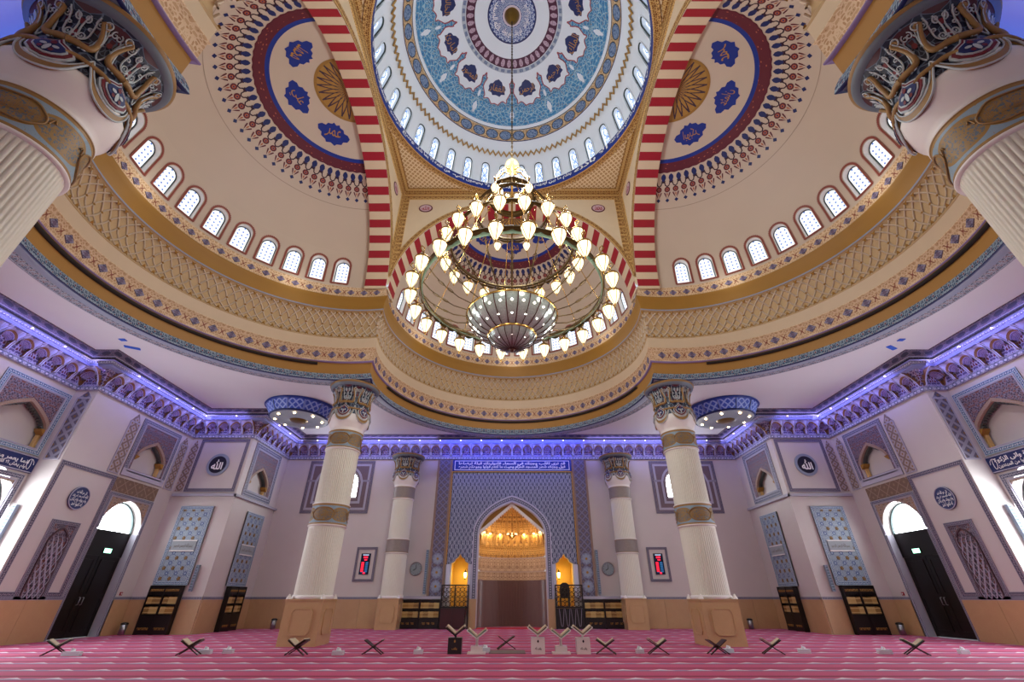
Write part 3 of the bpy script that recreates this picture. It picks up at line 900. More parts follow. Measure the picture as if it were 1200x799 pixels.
    def vous(t1, t2, dr, m_, name='voussoir'):
        g = MB(); r0 = RA - dr; k = 4
        T = [t1 + (t2 - t1) * i / k for i in range(k + 1)]
        for i in range(k):
            a, b = T[i], T[i + 1]
            g.quad(f3(x0, r0 * cos(a), ZS + r0 * sin(a)), f3(x1, r0 * cos(a), ZS + r0 * sin(a)), f3(x1, r0 * cos(b), ZS + r0 * sin(b)), f3(x0, r0 * cos(b), ZS + r0 * sin(b)))
        for a in (t1, t2):
            g.quad(f3(x0, r0 * cos(a), ZS + r0 * sin(a)), f3(x1, r0 * cos(a), ZS + r0 * sin(a)), f3(x1, (RA + .05) * cos(a), ZS + (RA + .05) * sin(a)), f3(x0, (RA + .05) * cos(a), ZS + (RA + .05) * sin(a)))
        g.build(name, m_, ar)
    for i in range(24):
        cc_ = rad(3.75 + 7.5 * i); h = rad(1.85)
        vous(cc_ - h, cc_ + h, .012, red_m)
        if i < 23: vous(cc_ + h, cc_ + rad(7.5) - h, 0.0, cream2_m)
    vous(rad(.4), rad(1.9), 0.0, cream2_m); vous(rad(178.1), rad(179.6), 0, cream2_m)

# ---- square walls under the dome (spandrels)
ZT = 23.5
for dirn in (0, 1, 2, 3):
    f3 = frame3(dirn); x0 = S - D
    rt = struct('wall_' + DIRN[dirn], f3(x0, 0, 15.9))
    P = Pl(f3(x0, 0, 0), Vector(f3(0, 1, 0)) - Vector(f3(0, 0, 0)), Vector(f3(-1, 0, 0)) - Vector(f3(0, 0, 0)))
    arc = [(6.72 * cos(pi - pi * i / 48), ZS + 6.72 * sin(pi - pi * i / 48)) for i in range(1, 48)]
    out = [(-S, 16.0)] + [p for p in arc] + [(S, 16.0), (S, ZT), (-S, ZT)]
    q = MB(); q.cdt(out, fn=lambda a, b: P.pt(a, b, 0)); q.build('wall_face', cream2_m, rt)
    # gilded lattice strips
    def clampx(p): return (max(-S, min(S, p[0])), p[1])
    r1, r2 = 6.74, 7.02
    g = MB(); n = 60
    for i in range(n):
        t1, t2 = rad(8) + (pi - rad(16)) * i / n, rad(8) + (pi - rad(16)) * (i + 1) / n
        pp_ = [(r1 * cos(t1), ZS + r1 * sin(t1)), (r1 * cos(t2), ZS + r1 * sin(t2)), (r2 * cos(t2), ZS + r2 * sin(t2)), (r2 * cos(t1), ZS + r2 * sin(t1))]
        uv = [(r1 * t1, 0), (r1 * t2, 0), (r1 * t2, .28), (r1 * t1, .28)]
        pq = [clampx(p) for p in pp_]
        g.quad(*[P.pt(*p, .05) for p in pq], 0, uv)
        g.quad(P.pt(*pq[0], 0), P.pt(*pq[1], 0), P.pt(*pq[1], .05), P.pt(*pq[0], .05)); g.quad(P.pt(*pq[2], 0), P.pt(*pq[3], 0), P.pt(*pq[3], .05), P.pt(*pq[2], .05))
    g.build('arch_border', gold_lat, rt)
    g = MB(); P.box(g, -S, S, 22.78, ZT, 0, .06); g.build('top_lattice_strip', gold_lat, rt)
    for sg in (-1, 1):
        g = MB(); cw = .42
        a1_ = sg * (S - cw); zb = ZS + math.sqrt(7.0 ** 2 - (S - cw) ** 2)
        poly = [(sg * S, 16.6), (sg * S, 22.78), (a1_, 22.78), (a1_, zb)]
        P.plate(g, poly, 0, .06); g.build('corner_lattice_strip', gold_lat, rt)
        if dirn != 2:
            g = MB(); P.plate(g, circ(sg * 5.3, 22.0, .42, 28, .33), .0, .03, 0); P.plate(g, circ(sg * 5.3, 22.0, .35, 28, .265), .0, .04, 1)
            vv = put_text(g, 'الله' if sg < 0 else 'محمد', .46, .36, lambda a, b: P.pt(sg * 5.3 + (a if dirn in (0,) else (a if dirn == 1 else -a)), 22.0 + b, .047), 2, .02)
            g.build('name_roundel', [maroon_m, plain('roundel_rose', c('#c3a6ae'), .05, 5) if 'roundel_rose' not in MATS else MATS['roundel_rose'], red_m], rt)

# ---- pendentive soffits
rt = struct('ceiling', (0, CY, ZT))
RD = 6.74
sq = [(-S, CY - S), (S, CY - S), (S, CY + S), (-S, CY + S)]
q = MB(); q.cdt(sq, [circ(0, CY, RD, 72)], fn=lambda a, b: (a, b, ZT)); q.build('soffit', pend_m, rt)
g = MB(); n = 96
for i in range(n):
    t1, t2 = 2 * pi * i / n, 2 * pi * (i + 1) / n; r1, r2 = RD, 7.12
    def cl(p): return (max(-S, min(S, p[0])), CY + max(-S, min(S, p[1])), ZT - .05)
    g.quad(cl((r1 * cos(t1), r1 * sin(t1))), cl((r1 * cos(t2), r1 * sin(t2))), cl((r2 * cos(t2), r2 * sin(t2))), cl((r2 * cos(t1), r2 * sin(t1))), 0, [(t1 * R, 0), (t2 * R, 0), (t2 * R, .38), (t1 * R, .38)])
g.build('circular_lattice_border', gold_lat, rt)
for i in range(4):
    f3 = frame3(i)
    for sg in (-1, 1):
        g = MB(); x0 = S - D
        P_ = [(x0, sg * 2.3), (x0, sg * S), (x0 - .36, sg * (S - .36)), (x0 - .36, sg * 3.3)]
        g.quad(*[f3(a, b, ZT - .06) for a, b in P_], 0, [(b, a) for a, b in P_]); g.build('edge_lattice_border', gold_lat, rt)

# ---- main dome
rt = struct('ceiling', (0, CY, 23.5))
RDm = 6.8; Z0 = 23.6
def dr(z): return math.sqrt(max(0, RDm * RDm - (z - Z0) ** 2))
def dw_poly(ca, hw=.26, z0=24.15, zs=25.45): return [(ca + hw, z0), (ca - hw, z0)] + arch_line(ca, zs, hw, hw, 5)
q = MB(); q.lathe([(RD, 23.45), (RD, 23.5), (6.7, 24.0), (6.74, 24.05)], 96, 0, CY); q.build('calligraphy_band', blue_m, rt)
q = MB(); cen = [rad(5 + 10 * k) for k in range(36)]
outer = [(-RDm * pi + 2 * RDm * pi * i / 144, 24.05) for i in range(145)] + [(RDm * pi - 2 * RDm * pi * i / 144, 25.95) for i in range(145)]
q.cdt(outer, [dw_poly(RDm * (a - pi)) for a in cen], [(-RDm * pi + 2 * RDm * pi * (i + .5) / 72, z) for i in range(72) for z in (24.5, 25.0, 25.75)],
      lambda a, z: (dr(z) * sin(a / RDm), CY + dr(z) * cos(a / RDm), z), sm=True)
t0 = math.degrees(math.acos((25.95 - Z0) / RDm))
def ds(th, a, k=1.0):
    th = rad(th); a = rad(a); r = RDm * k
    return (r * sin(th) * sin(a), CY + r * sin(th) * cos(a), Z0 + r * cos(th))
q.grid(lambda a, th: ds(th, a), [3 * i for i in range(120)], [t0 * i / 24 for i in range(25)], None, 0, True, True)
q.build('dome_shell', drumwhite_m, rt)
# windows of the dome
dwp = struct('window_2', (0, CY, 0))
q = MB(); P = dw_poly(0)
def mpd(a, z, d=0.0): r = dr(z) + d; return (r * sin(a / RDm), CY + r * cos(a / RDm), z)
for i in range(len(P)):
    p, p2 = P[i], P[(i + 1) % len(P)]; q.quad(mpd(*p), mpd(*p2), mpd(*p2, .32), mpd(*p, .32))
q.build('reveal', drumwhite_m, dwp)
q = MB(); q.cdt(P, fn=lambda a, z: (a, mpd(0, z, .27)[1], z))
# pane pattern expects local y across: rotate 90
pn = MB(); pn.cdt(P, fn=lambda a, z: (mpd(0, z, .27)[1] - CY, a, z)); o = pn.build('pane', dpane_m, None); o.parent = dwp; o.location = (0, 0, 0); o.rotation_euler = (0, 0, rad(90))
q = MB(); q.tube([mpd(a, z, .05) for a, z in dw_poly(0, .25, 24.17)], .04, 4, True); q.build('frame', plain('dome_frame_dark', c('#2b3a34'), .1, 5), dwp)
q = MB(); q.tube([mpd(a, z, -.0) for a, z in dw_poly(0, .32, 24.12, 25.45)], .03, 4, True); q.build('hood_moulding', drumwhite_m, dwp)
for k in range(36):
    w_ = dwp if k == 0 else copy_tree(dwp)
    w_.rotation_euler = (0, 0, -rad(5 + 10 * k))
def dring(t1, t2, name, m_, k=.9985, par=None):
    g = MB(); g.grid(lambda a, th: ds(th, a, k), [3 * i for i in range(121)], [t1, (t1 + t2) / 2, t2], lambda a, th: (a, th)); g.build(name, m_, par or rt)
def f_fr(m):
    u, v = m.uv(); a = (u / 9).fr() - .5; b = (v - 55.2) / 5.6
    r = (a * a + b * b).sq()
    n = m.noise(m.vec(u * .3, v), 2.2, 3)
    e = m.mix(n > .53, c('#7f96b4'), c('#37557e'))
    colr = m.mix(r < .42, m.mix(n > .5, c('#b08e5c'), c('#d2b88e')), e)
    return m.mix((r - .42).ab() < .03, colr, c('#2f3440'))
dring(52.4, 58.0, 'flower_frieze', mat('dome_flower_frieze', fn=f_fr, rough=.6)); dring(58.0, 58.5, 'frieze_line', navy_m); dring(51.9, 52.3, 'frieze_inner_line', slot_m)
def f_field(m):
    u, v = m.uv(); du = (u.md(30.0) - 15).ab()
    p = m.vec(du * .14, v * .26); n = m.noise(p, 1.0, 2)
    p2 = m.vec(du * .14 + n * .5, v * .26 + n * .5)
    e, _ = m.vor(p2, 2.6, 'DISTANCE_TO_EDGE'); f, cc_ = m.vor(p2, 2.6)
    f2, c2 = m.vor(p2, 4.0)
    colr = m.mix(e < .07, c('#3f86b4'), c('#9cc0cc'))
    colr = m.mix(f2 < .17, colr, c('#a8845c'))
    colr = m.mix(f < .13, colr, c('#16407c'))
    return colr
field_m = mat('turquoise_arabesque', fn=f_field, rough=.6)
dring(40.5, 50.2, 'blue_field', field_m)
# the field's scalloped inner edge with spires, 12 repeats, then cartouches
g = MB(); h = MB(); wmb = MB()
def half(sg):
    # (degrees azimuth from the spire axis, theta)
    return [(0, 27.5), (sg * 1.6, 29.6), (sg * 2.6, 29.4), (sg * 2.2, 31.0), (sg * 1.5, 32.0), (sg * 1.4, 34.0), (sg * 3.2, 35.6), (sg * 5.0, 37.4), (sg * 4.6, 38.6), (sg * 5.6, 39.0), (sg * 8.0, 38.2), (sg * 9.5, 38.6), (sg * 12, 40.4), (sg * 15, 39.9), (sg * 15, 41), (0, 41)]
for k in range(12):
    a0 = 30 * k
    L = half(-1)[1:-1][::-1]; Rr_ = half(1)[1:-1]
    pl = [(-15, 41)] + [p for p in half(-1)[1:-2][::-1]] + [(0, 27.5)] + [p for p in half(1)[1:-2]] + [(15, 41)]
    steps = [(x, t) for x in range(-14, 15, 3) for t in (33, 36, 39, 40.4)]
    g.cdt(pl, (), steps, lambda x, t: ds(t, a0 + x, .9985), 0, lambda x, t: (a0 + x, t))
    line = pl[1:-1]
    for i in range(len(line) - 1):
        p, p2 = line[i], line[i + 1]
        pts = [ds(p[1] + (p2[1] - p[1]) * j / 2, a0 + p[0] + (p2[0] - p[0]) * j / 2, .9975) for j in range(3)]
        h.tube(pts, .03, 4, cap=False)
    # white almond cartouches inside the field
    for (ax, tt, wx, wt) in ((0, 44.6, 1.7, 2.4), (0, 37.8, 1.1, 1.7), (7.6, 47.2, 1.0, .8), (-7.6, 47.2, 1.0, .8)):
        wmb.cdt([(x * wx, tt + y * wt * (1.0 + .12 * cos(4 * math.atan2(y, x)))) for x, y in circ(0, 0, 1, 14)], fn=lambda x, t: ds(t, a0 + x, .9975))
g.build('scalloped_field', field_m, rt); h.build('red_outline', plain('coral_outline', c('#a84a50'), .08, 5), rt); wmb.build('white_cartouches', drumwhite_m, rt, kind='stuff')
N12 = ['الرحمن', 'الرحيم', 'الملك', 'القدوس', 'السلام', 'المؤمن', 'العزيز', 'الجبار', 'الخالق', 'البارئ', 'المصور', 'الغفار']
for k in range(12):
    a0 = 15 + 30 * k; g = MB()
    sc = [(x, y) for x, y in [(1, 0), (.9, .25), (.95, .55), (.55, .6), (.4, .85), (0, .75), (-.4, .85), (-.55, .6), (-.95, .55), (-.9, .25), (-1, 0), (-.9, -.3), (-.6, -.45), (-.45, -.75), (0, -1.0), (.45, -.75), (.6, -.45), (.9, -.3)]]
    g.cdt([(x * 8.6, 32.6 + y * 4.3) for x, y in sc], (), [(x, t) for x in (-5, 0, 5) for t in (31, 33, 35)], lambda x, t: ds(t, a0 + x, .9985))
    put_text(g, N12[k], .95, .48, lambda x, y: ds(32.9 + math.degrees(y * -1 / RDm) * -1 * -1, a0 + math.degrees(x / (RDm * sin(rad(32.8)))), .9972), 1, 0.0)
    g.build('name_cartouche', [navy_m, goldlit_m], rt)
def f_pur(m):
    u, v = m.uv(); a = ((u / 9).fr() - .5); b = (v - 20.6) / 4.4
    r = (a * a * 1.6 + b * b).sq(); n = m.noise(m.vec(u * .5, v * 1.5), 1.6, 3)
    colr = m.mix(r < .40, c('#4a1434'), m.mix(n > .5, c('#c7b2be'), c('#9a7488')))
    return colr
dring(18.4, 22.8, 'purple_garland', mat('purple_garland', fn=f_pur, rough=.6))
def f_chain(m):
    u, v = m.uv(); a = ((u / 8).fr() - .5).ab(); n = m.noise(m.vec(u, v * 2), 1.2, 3)
    return m.mix((a < .3) * ((v - 24.0).ab() < .7), c('#b4bfc8'), m.mix(n > .5, c('#8492a6'), c('#66779a')))
dring(23.0, 25.0, 'chain_border', mat('chain_border', fn=f_chain, rough=.6))
# central medallion
g = MB(); g.grid(lambda a, th: ds(th, a, .998), [3 * i for i in range(121)], [11.2, 12.0]); g.build('medallion_rim', navy_m, rt)
g = MB(); g.grid(lambda a, th: ds(th, a, .9985), [3 * i for i in range(121)], [4.6 + 6.6 * i / 4 for i in range(5)], lambda a, th: (a, th), 0)
def f_med(m):
    u, v = m.uv(); a = (u / 20).pp(.5) if False else (u.md(20.0) - 10).ab()
    p = m.vec(a * .16, v * .8); n = m.noise(p, 1.4, 2); p2 = m.vec(a * .16 + n * .4, v * .8 + n * .4)
    e, _ = m.vor(p2, 1.6, 'DISTANCE_TO_EDGE')
    return m.mix(e < .1, c('#1d3a86'), c('#c2d0e2'))
g.build('medallion_field', mat('medallion_script', fn=f_med, rough=.6), rt)
g = MB()
for txt, th, aa in (('قل هو الله احد', 7.8, 0), ('الله الصمد', 7.8, 90), ('لم يلد ولم يولد', 7.8, 180), ('ولم يكن له كفوا احد', 7.8, 270)):
    put_text(g, txt, 78, 3.6, lambda x, y: ds(th - y, aa + 180 - x * -1, .9965), 0, .02)
g.build('medallion_lettering', whitep_m, rt)
g = MB(); g.grid(lambda a, th: ds(th, a, .9983), [3 * i for i in range(121)], [0.1, 2.4, 4.6], lambda a, th: (a, th * 2)); g.build('medallion_heart', plain('pale_rose', c('#d8ccd2'), .1, 9), rt)
# zigzag gilt ledge
g = MB(); nz = 108; lo = []; 
for i in range(nz * 2):
    a = 360 * i / (nz * 2); t = 65.2 if i % 2 else 67.6; lo.append((a, t))
pts_a = [ds(t, a, .985) for a, t in lo]; g.tube(pts_a, .055, 5, True); pts_b = [ds(t - .9, a, .99) for a, t in lo]; g.tube(pts_b, .035, 4, True); g.build('zigzag_moulding', plain('gilt_zigzag', c('#b08a4a'), .12, 7, rough=.5, metal=.2), rt)
# lettering round the drum
g = MB()
vers = ['الله لا اله الا هو', 'الحي القيوم', 'لا تاخذه سنة ولا نوم', 'له ما في السماوات', 'وما في الارض', 'من ذا الذي يشفع عنده', 'الا باذنه', 'يعلم ما بين ايديهم', 'وما خلفهم', 'ولا يحيطون بشيء', 'من علمه الا بما شاء', 'وسع كرسيه', 'السماوات والارض', 'ولا يؤوده', 'حفظهما', 'وهو العلي العظيم']
for k, t in enumerate(vers):
    a0 = 360 / 16 * (k) + 180
    W_ = 2 * pi * 6.7 / 16 * .93
    put_text(g, t, W_, .42, lambda x, y: ((6.70 - .02) * sin(rad(-a0) * 1 + x / 6.7), CY + (6.70 - .02) * cos(rad(-a0) + x / 6.7), 23.77 + y), 0, .03)
g.build('band_lettering', whitep_m, rt)

# ------------------------------------------------------------------ cornice (muqarnas) along the walls
half_path = [(-19.6, -8.0), (-19.6, 17.6), (-18.6, 17.6), (-18.6, 24.3), (-15.1, 24.3), (-15.1, 28.8), (0, 28.8)]
path = half_path + [(-x, y) for x, y in half_path[-2::-1]]
def offset_path(P_, d):
    """shift the wall line into the room by d"""
    n = len(P_); out = []
    for i in range(n):
        p = Vector(P_[i]); a = Vector(P_[i - 1]) if i else None; b = Vector(P_[i + 1]) if i < n - 1 else None
        t1 = (p - a).normalized() if a is not None else None; t2 = (b - p).normalized() if b is not None else None
        t1 = t1 or t2; t2 = t2 or t1
        n1 = Vector((t1.y, -t1.x)); n2 = Vector((t2.y, -t2.x)); mm = (n1 + n2).normalized(); k = 1 / max(.3, mm.dot(n1))
        out.append(p + mm * d * k)
    return out
def sweep(name, prof, m_, parent, u01=None, kind=None, P_=path):
    q = MB(); offs = [offset_path(P_, d) for d, z in prof]
    acc = [0]
    for i in range(1, len(prof)): acc.append(acc[-1] + math.hypot(prof[i][0] - prof[i - 1][0], prof[i][1] - prof[i - 1][1]))
    sc = 1 / acc[-1] if u01 else 1; L = 0
    for i in range(len(P_) - 1):
        l2 = L + (Vector(P_[i + 1]) - Vector(P_[i])).length
        for k in range(len(prof) - 1):
            a, b, c_, d = offs[k][i], offs[k][i + 1], offs[k + 1][i + 1], offs[k + 1][i]
            q.quad((a.x, a.y, prof[k][1]), (b.x, b.y, prof[k][1]), (c_.x, c_.y, prof[k + 1][1]), (d.x, d.y, prof[k + 1][1]), 0,
                   [(L * sc, acc[k] * sc), (l2 * sc, acc[k] * sc), (l2 * sc, acc[k + 1] * sc), (L * sc, acc[k + 1] * sc)])
        L = l2
    return q.build(name, m_, parent, kind=kind)
cr = struct('trim_7', (0, 28.0, 9.4))
sweep('bottom_moulding', [(0, 9.44), (.10, 9.46), (.12, 9.52), (.08, 9.60), (.1, 9.64), (.03, 9.68)], bord_soft, cr, True)
sweep('niche_back', [(.02, 9.66), (.03, 9.9), (.12, 10.15), (.3, 10.32), (.5, 10.38)], niche_rel, cr)
sweep('top_ledge', [(.44, 10.34), (.70, 10.36), (.74, 10.42), (.70, 10.46)], plain('ledge_periwinkle', c('#7f84b0'), .05, 4), cr)
sweep('led_strip', [(.71, 10.465), (.735, 10.49)], led_m, cr)
sweep('light_shelf', [(.70, 10.46), (.82, 10.50), (.82, 10.53), (.9, 10.54)], bord_soft, cr, True)
sweep('dark_slot', [(.9, 10.58), (1.0, 10.60)], slot_m, cr)
sweep('lamp_line', [(.82, 10.62), (1.02, 10.62), (1.04, 10.66)], bord_grey, cr, True)
sweep('flower_frieze', [(1.04, 10.66), (1.56, 10.67), (1.58, 10.70)], frieze_ceil, cr)
# one muqarnas bracket with its little arch; origin on the wall line, local +x into the room, y along the wall
def muq():
    q = MB(); hw = .33
    # curved ribs left and right of the niche
    prof = [(.03, 9.68), (.10, 9.72), (.16, 9.9), (.30, 10.1), (.50, 10.28), (.66, 10.36)]
    for sy in (-1, 1):
        for w_, dd, mi in ((.05, .06, 0),):
            for i in range(len(prof) - 1):
                (d0, z0), (d1, z1) = prof[i], prof[i + 1]
                y0, y1 = sy * (hw - w_), sy * (hw)
                q.quad((d0 + dd, y0, z0), (d0 + dd, y1, z0), (d1 + dd, y1, z1), (d1 + dd, y0, z1), 0)
                q.quad((d0 + dd, y0, z0), (d1 + dd, y0, z1), (d1 - .12, y0, z1 + .06), (d0 - .02, y0, z0 + .06), 1)
                q.quad((d0 + dd, y1, z0), (d1 + dd, y1, z1), (d1 - .12, y1, z1 + .06), (d0 - .02, y1, z0 + .06), 1)
    # arched hood between the ribs
    n = 8
    for i in range(n):
        t0, t1 = pi * i / n, pi * (i + 1) / n
        def hp(t, r, d): return (d, r * cos(t) * 1.0, 10.02 + r * 1.1 * sin(t))
        q.quad(hp(t0, .28, .40), hp(t1, .28, .40), hp(t1, .22, .34), hp(t0, .22, .34), 1)
        q.quad(hp(t0, .22, .34), hp(t1, .22, .34), (.12, .14 * cos(t1), 9.95 + .14 * sin(t1)), (.12, .14 * cos(t0), 9.95 + .14 * sin(t0)), 2)
        q.quad(hp(t0, .28, .40), hp(t1, .28, .40), (.62, .3 * cos(t1), 10.36), (.62, .3 * cos(t0), 10.36), 0)
    return q.build('muqarnas_niche', [plain('muqarnas_plaster', c('#bdbfda'), .06, 6, rough=.55), plain('muqarnas_gilt', c('#7c5430'), .15, 8, rough=.5), niche_rel], None)
mq = muq(); base = Vector((0, 28.0, 9.4)); spots = []
for i in range(len(path) - 1):
    p, q_ = Vector(path[i]), Vector(path[i + 1]); t = (q_ - p); L = t.length; t.normalize(); nrm = Vector((t.y, -t.x))
    a0 = .35 if i else 0; n = max(1, round((L) / .68))
    # concave inner corners swallow part of a bay
    for k in range(n):
        s_ = L * (k + .5) / n; pt = p + t * s_
        if pt.y < 12.2: continue
        o = mq.copy(); COL.objects.link(o); o.parent = cr
        o.location = (pt.x - base.x, pt.y - base.y, -base.z); o.rotation_euler = (0, 0, math.atan2(nrm.y, nrm.x)); o.scale = (1, L / n / .68, 1)
    m_ = max(1, round(L / 1.4))
    for k in range(m_):
        pt = p + t * (L * (k + .5) / m_) + nrm * .86
        if pt.y > 12.2: spots.append(pt)
bpy.data.objects.remove(mq)
q = MB(); q.cdt(circ(0, 0, .045, 10), fn=lambda a, b: (a, b, 0)); q.tube([(.05 * cos(2 * pi * i / 10), .05 * sin(2 * pi * i / 10), .003) for i in range(10)], .012, 4, True, 1)
sp_ = q.build('cornice_spotlight', [spot_m, steel_m], None)
for k, pt in enumerate(spots):
    o = sp_ if k == 0 else sp_.copy()
    if k: COL.objects.link(o)
    o.location = (pt.x, pt.y, 10.515); o.rotation_euler = (pi, 0, 0); o.location.z = 10.525
    o['category'] = 'spotlight'; o['group'] = 'small recessed spots along the cornice'; o['label'] = 'tiny warm recessed spot in the row above the blue-lit cornice'
for y in (13, 16.5, 20, 23.5):
    for s in (-1, 1):
        pass

# ------------------------------------------------------------------ wall ornament
glow_m = plain('fanlight_reveal', c('#f0ece6'), .02, 2)
fr_m = plain('window_steel_frame', c('#23403f'), .1, 4, rough=.4)
def arch_window(idx, P, ca, z0, zs, hw, rise, deep, m_=None, bars=True):
    rt = struct('window_%d' % idx, P.pt(ca, z0, 0))
    g = MB(); g.cdt(arch_poly(ca, z0, zs, hw, rise, 8), fn=lambda a, b: P.pt(a, b, -deep + .02)); g.build('pane', m_ or clear_m, rt)
    g = MB(); lo = arch_poly(ca, z0 + .03, zs, hw - .04, rise - .04, 8); g.tube([P.pt(a, b, -deep + .06) for a, b in lo], .045, 4, True); g.build('frame', fr_m, rt)
    if bars:
        g = MB(); P.box(g, ca - hw, ca + hw, zs - .03, zs + .03, -deep + .02, -deep + .08); g.build('transom', fr_m, rt)
    return rt
def niche_arch(idx, P, ca, z0, zs, hw, rise, deep):
    """blind arch with gilt corbels and a scalloped inner edge"""
    rt = struct('trim_%d' % idx, P.pt(ca, z0, 0))
    g = MB(); g.cdt(arch_poly(ca, z0, zs, hw, rise, 10, True), fn=lambda a, b: P.pt(a, b, -deep)); g.build('back', wall_m, rt)
    al = arch_line(ca, zs, hw, rise, 10, True)
    g = MB(); P.strip(g, al, .13, -.1, .03, side=-.5); g.build('arch_moulding', tanmos_m, rt)
    g = MB(); n = len(al)
    for i in range(n - 1):
        a, b = al[i], al[i + 1]; mx, mz = (a[0] + b[0]) / 2, (a[1] + b[1]) / 2
        vx, vz = ca - mx, (zs + .1) - mz; l = math.hypot(vx, vz); vx, vz = vx / l, vz / l
        P.plate(g, [(a[0], a[1]), (b[0], b[1]), (b[0] + vx * .14, b[1] + vz * .14), (mx + vx * .24, mz + vz * .24), (a[0] + vx * .14, a[1] + vz * .14)], -.3, -.12)
    g.build('scalloped_edge', plain('scallop_slate', c('#5d625f'), .1, 6) if 'scallop_slate' not in MATS else MATS['scallop_slate'], rt)
    for sg in (-1, 1):
        g = MB(); x0 = ca + sg * (hw - .02)
        P.plate(g, [(x0, zs - .02), (x0 - sg * .26, zs - .02), (x0 - sg * .20, zs - .12), (x0 - sg * .06, zs - .24), (x0, zs - .26)], -.32, .0); g.build('gilt_corbel', gold_m, rt)
        g = MB(); P.box(g, *(sorted((x0, x0 - sg * .10))), z0, zs - .24, -.3, -.14); g.build('gilt_shaft', plain('pale_gilt', c('#cfa869'), .06, 5) if 'pale_gilt' not in MATS else MATS['pale_gilt'], rt)
    return rt
def framed(idx, P, a0, a1, b0, b1, inner, m_fill, frames, d=.03):
    rt = struct('trim_%d' % idx, P.pt((a0 + a1) / 2, b0, 0))
    if m_fill:
        g = MB(); P.plate(g, rect(a0, a1, b0, b1), 0, d, 0, [inner] if inner else []); g.build('mosaic_field', m_fill, rt)
    for (o_, w_, m_, dd) in frames:
        g = MB(); P.strip(g, rect(a0 + o_, a1 - o_, b0 + o_, b1 - o_), w_, 0, d + dd, True); g.build('frame_strip', m_, rt)
    return rt
white_line = plain('pale_line', c('#a8a6b4'), .05, 6)
sides = {-1: 'left', 1: 'right'}
ayah = 'بسم الله الرحمن الرحيم'
banner_txt = {-1: 'انما يعمر مساجد الله من امن بالله', 1: 'واليوم الاخر واقام الصلوة واتى الزكوة'}
for s in (-1, 1):
    side = sides[s]; A, B, Cp, S1, S2 = side_planes(s)
    tr = s  # text direction: facing the left wall, rightwards is +y; facing the right wall it is -y
    # --- bay A
    arch_window(3, A, 15.6, 0.0, 4.1, 2.02, 2.0, .5)
    framed(8, A, 13.3, 17.5, 1.0, 5.72, arch_poly(15.6, .9, 4.1, 2.03, 2.01, 8)[0:0] or None, None, [(.09, .18, bord_grey, 0), (.24, .05, white_line, .01)])
    g = MB(); corner = [(13.5, 4.1)] + arch_line(15.6, 4.1, 2.04, 2.02, 8)[0:] + [(17.4, 4.1), (17.4, 5.5), (13.5, 5.5)]
    g2 = [(17.36, 4.3)] + [p for p in arch_line(15.6, 4.1, 2.06, 2.04, 8)[::-1] if p[0] < 17.34 and p[1] < 5.5 and p[0] > 13.86] + [(13.84, 5.46), (17.36, 5.46)]
    fill = framed(9, A, 13.5, 17.4, 4.2, 5.5, None, None, [])
    g.cdt([p for p in rect(13.55, 17.36, 4.2, 5.48)], [], fn=lambda a, b: A.pt(a, b, .0)) if False else None
    poly = [(17.36, 5.48), (15.6, 5.48)] + [p for p in arch_line(15.6, 4.1, 2.05, 2.03, 14) if p[0] > 15.6 and p[1] < 5.46 and p[0] < 17.34] + [(17.36, 4.85)]
    g.cdt(poly, fn=lambda a, b: A.pt(a, b, .02)); g.build('spandrel_mosaic', tanmos_m, fill)
    bt = thing('calligraphy_banner', 'long navy calligraphy banner over the arched window on the ' + side + ' wall', 'calligraphy', A.pt(15.6, 5.8, 0))
    g = MB(); A.plate(g, rect(13.4, 17.86, 5.80, 6.44), 0, .06); g.build('board', navy_m, bt)
    g = MB(); A.strip(g, rect(13.43, 17.83, 5.83, 6.41), .035, .05, .075, True); g.build('white_rim', white_line, bt)
    g = MB(); put_text(g, banner_txt[s], 3.5, .26, lambda a, b: A.pt(15.55 + a * -tr, 6.20 + b, .068), 0, .03); put_text(g, 'ولم يخش الا الله فعسى اولئك ان يكونوا من المهتدين', 3.4, .24, lambda a, b: A.pt(15.55 + a * -tr, 6.00 + b, .07), 0, .03)
    for ex in (17.35, 13.85):
        g.tube([A.pt(ex + .16 * cos(t) * (1 - t / 9), 6.12 + .2 * sin(t), .072) for t in [i * .6 for i in range(14)]], .014, 4)
    g.build('white_lettering', whitep_m, bt); bt.location += A.nd * .021
    niche_arch(10, A, 16.2, 6.55, 7.55, 1.2, .95, .4)
    framed(11, A, 14.75, 17.55, 6.5, 9.2, arch_poly(16.2, 6.52, 7.55, 1.22, .97, 10, True), spandrel_m, [(.09, .18, bord_blue, .01), (.22, .05, white_line, .02)])
    # --- return S1: lattice strip, speaker bar
    S1p = Pl((0, 17.6, 0), (s, 0, 0), (0, -1, 0))
    st = struct('trim_12', S1p.pt(18.9, 6.4, 0)); g = MB(); S1p.plate(g, [(18.72, 6.4), (19.3, 6.4), (19.3, 9.1), (19.0, 9.42), (18.72, 9.1)], 0, .03); g.build('lattice_field', latcol_m, st)
    g = MB(); S1p.strip(g, rect(18.72, 19.3, 6.4, 9.1), .06, 0, .045, True); g.build('frame_strip', white_line, st)
    # --- wall B lower panel
    framed(13, B, 17.66, 20.5, 1.5, 6.4, None, None, [(.09, .18, bord_dark, 0)])
    rd = thing('calligraphy_roundel', 'navy roundel of dense white script on the ' + side + ' wall between window and door', 'calligraphy', B.pt(19.14, 4.66, 0))
    g = MB(); B.plate(g, circ(19.14, 5.15, .47, 40), 0, .04); g.build('disc', navy_m, rd)
    g = MB(); g.tube([B.pt(a, b, .045) for a, b in circ(19.14, 5.15, .45, 40)], .02, 5, True); g.build('rim', white_line, rd)
    g = MB()
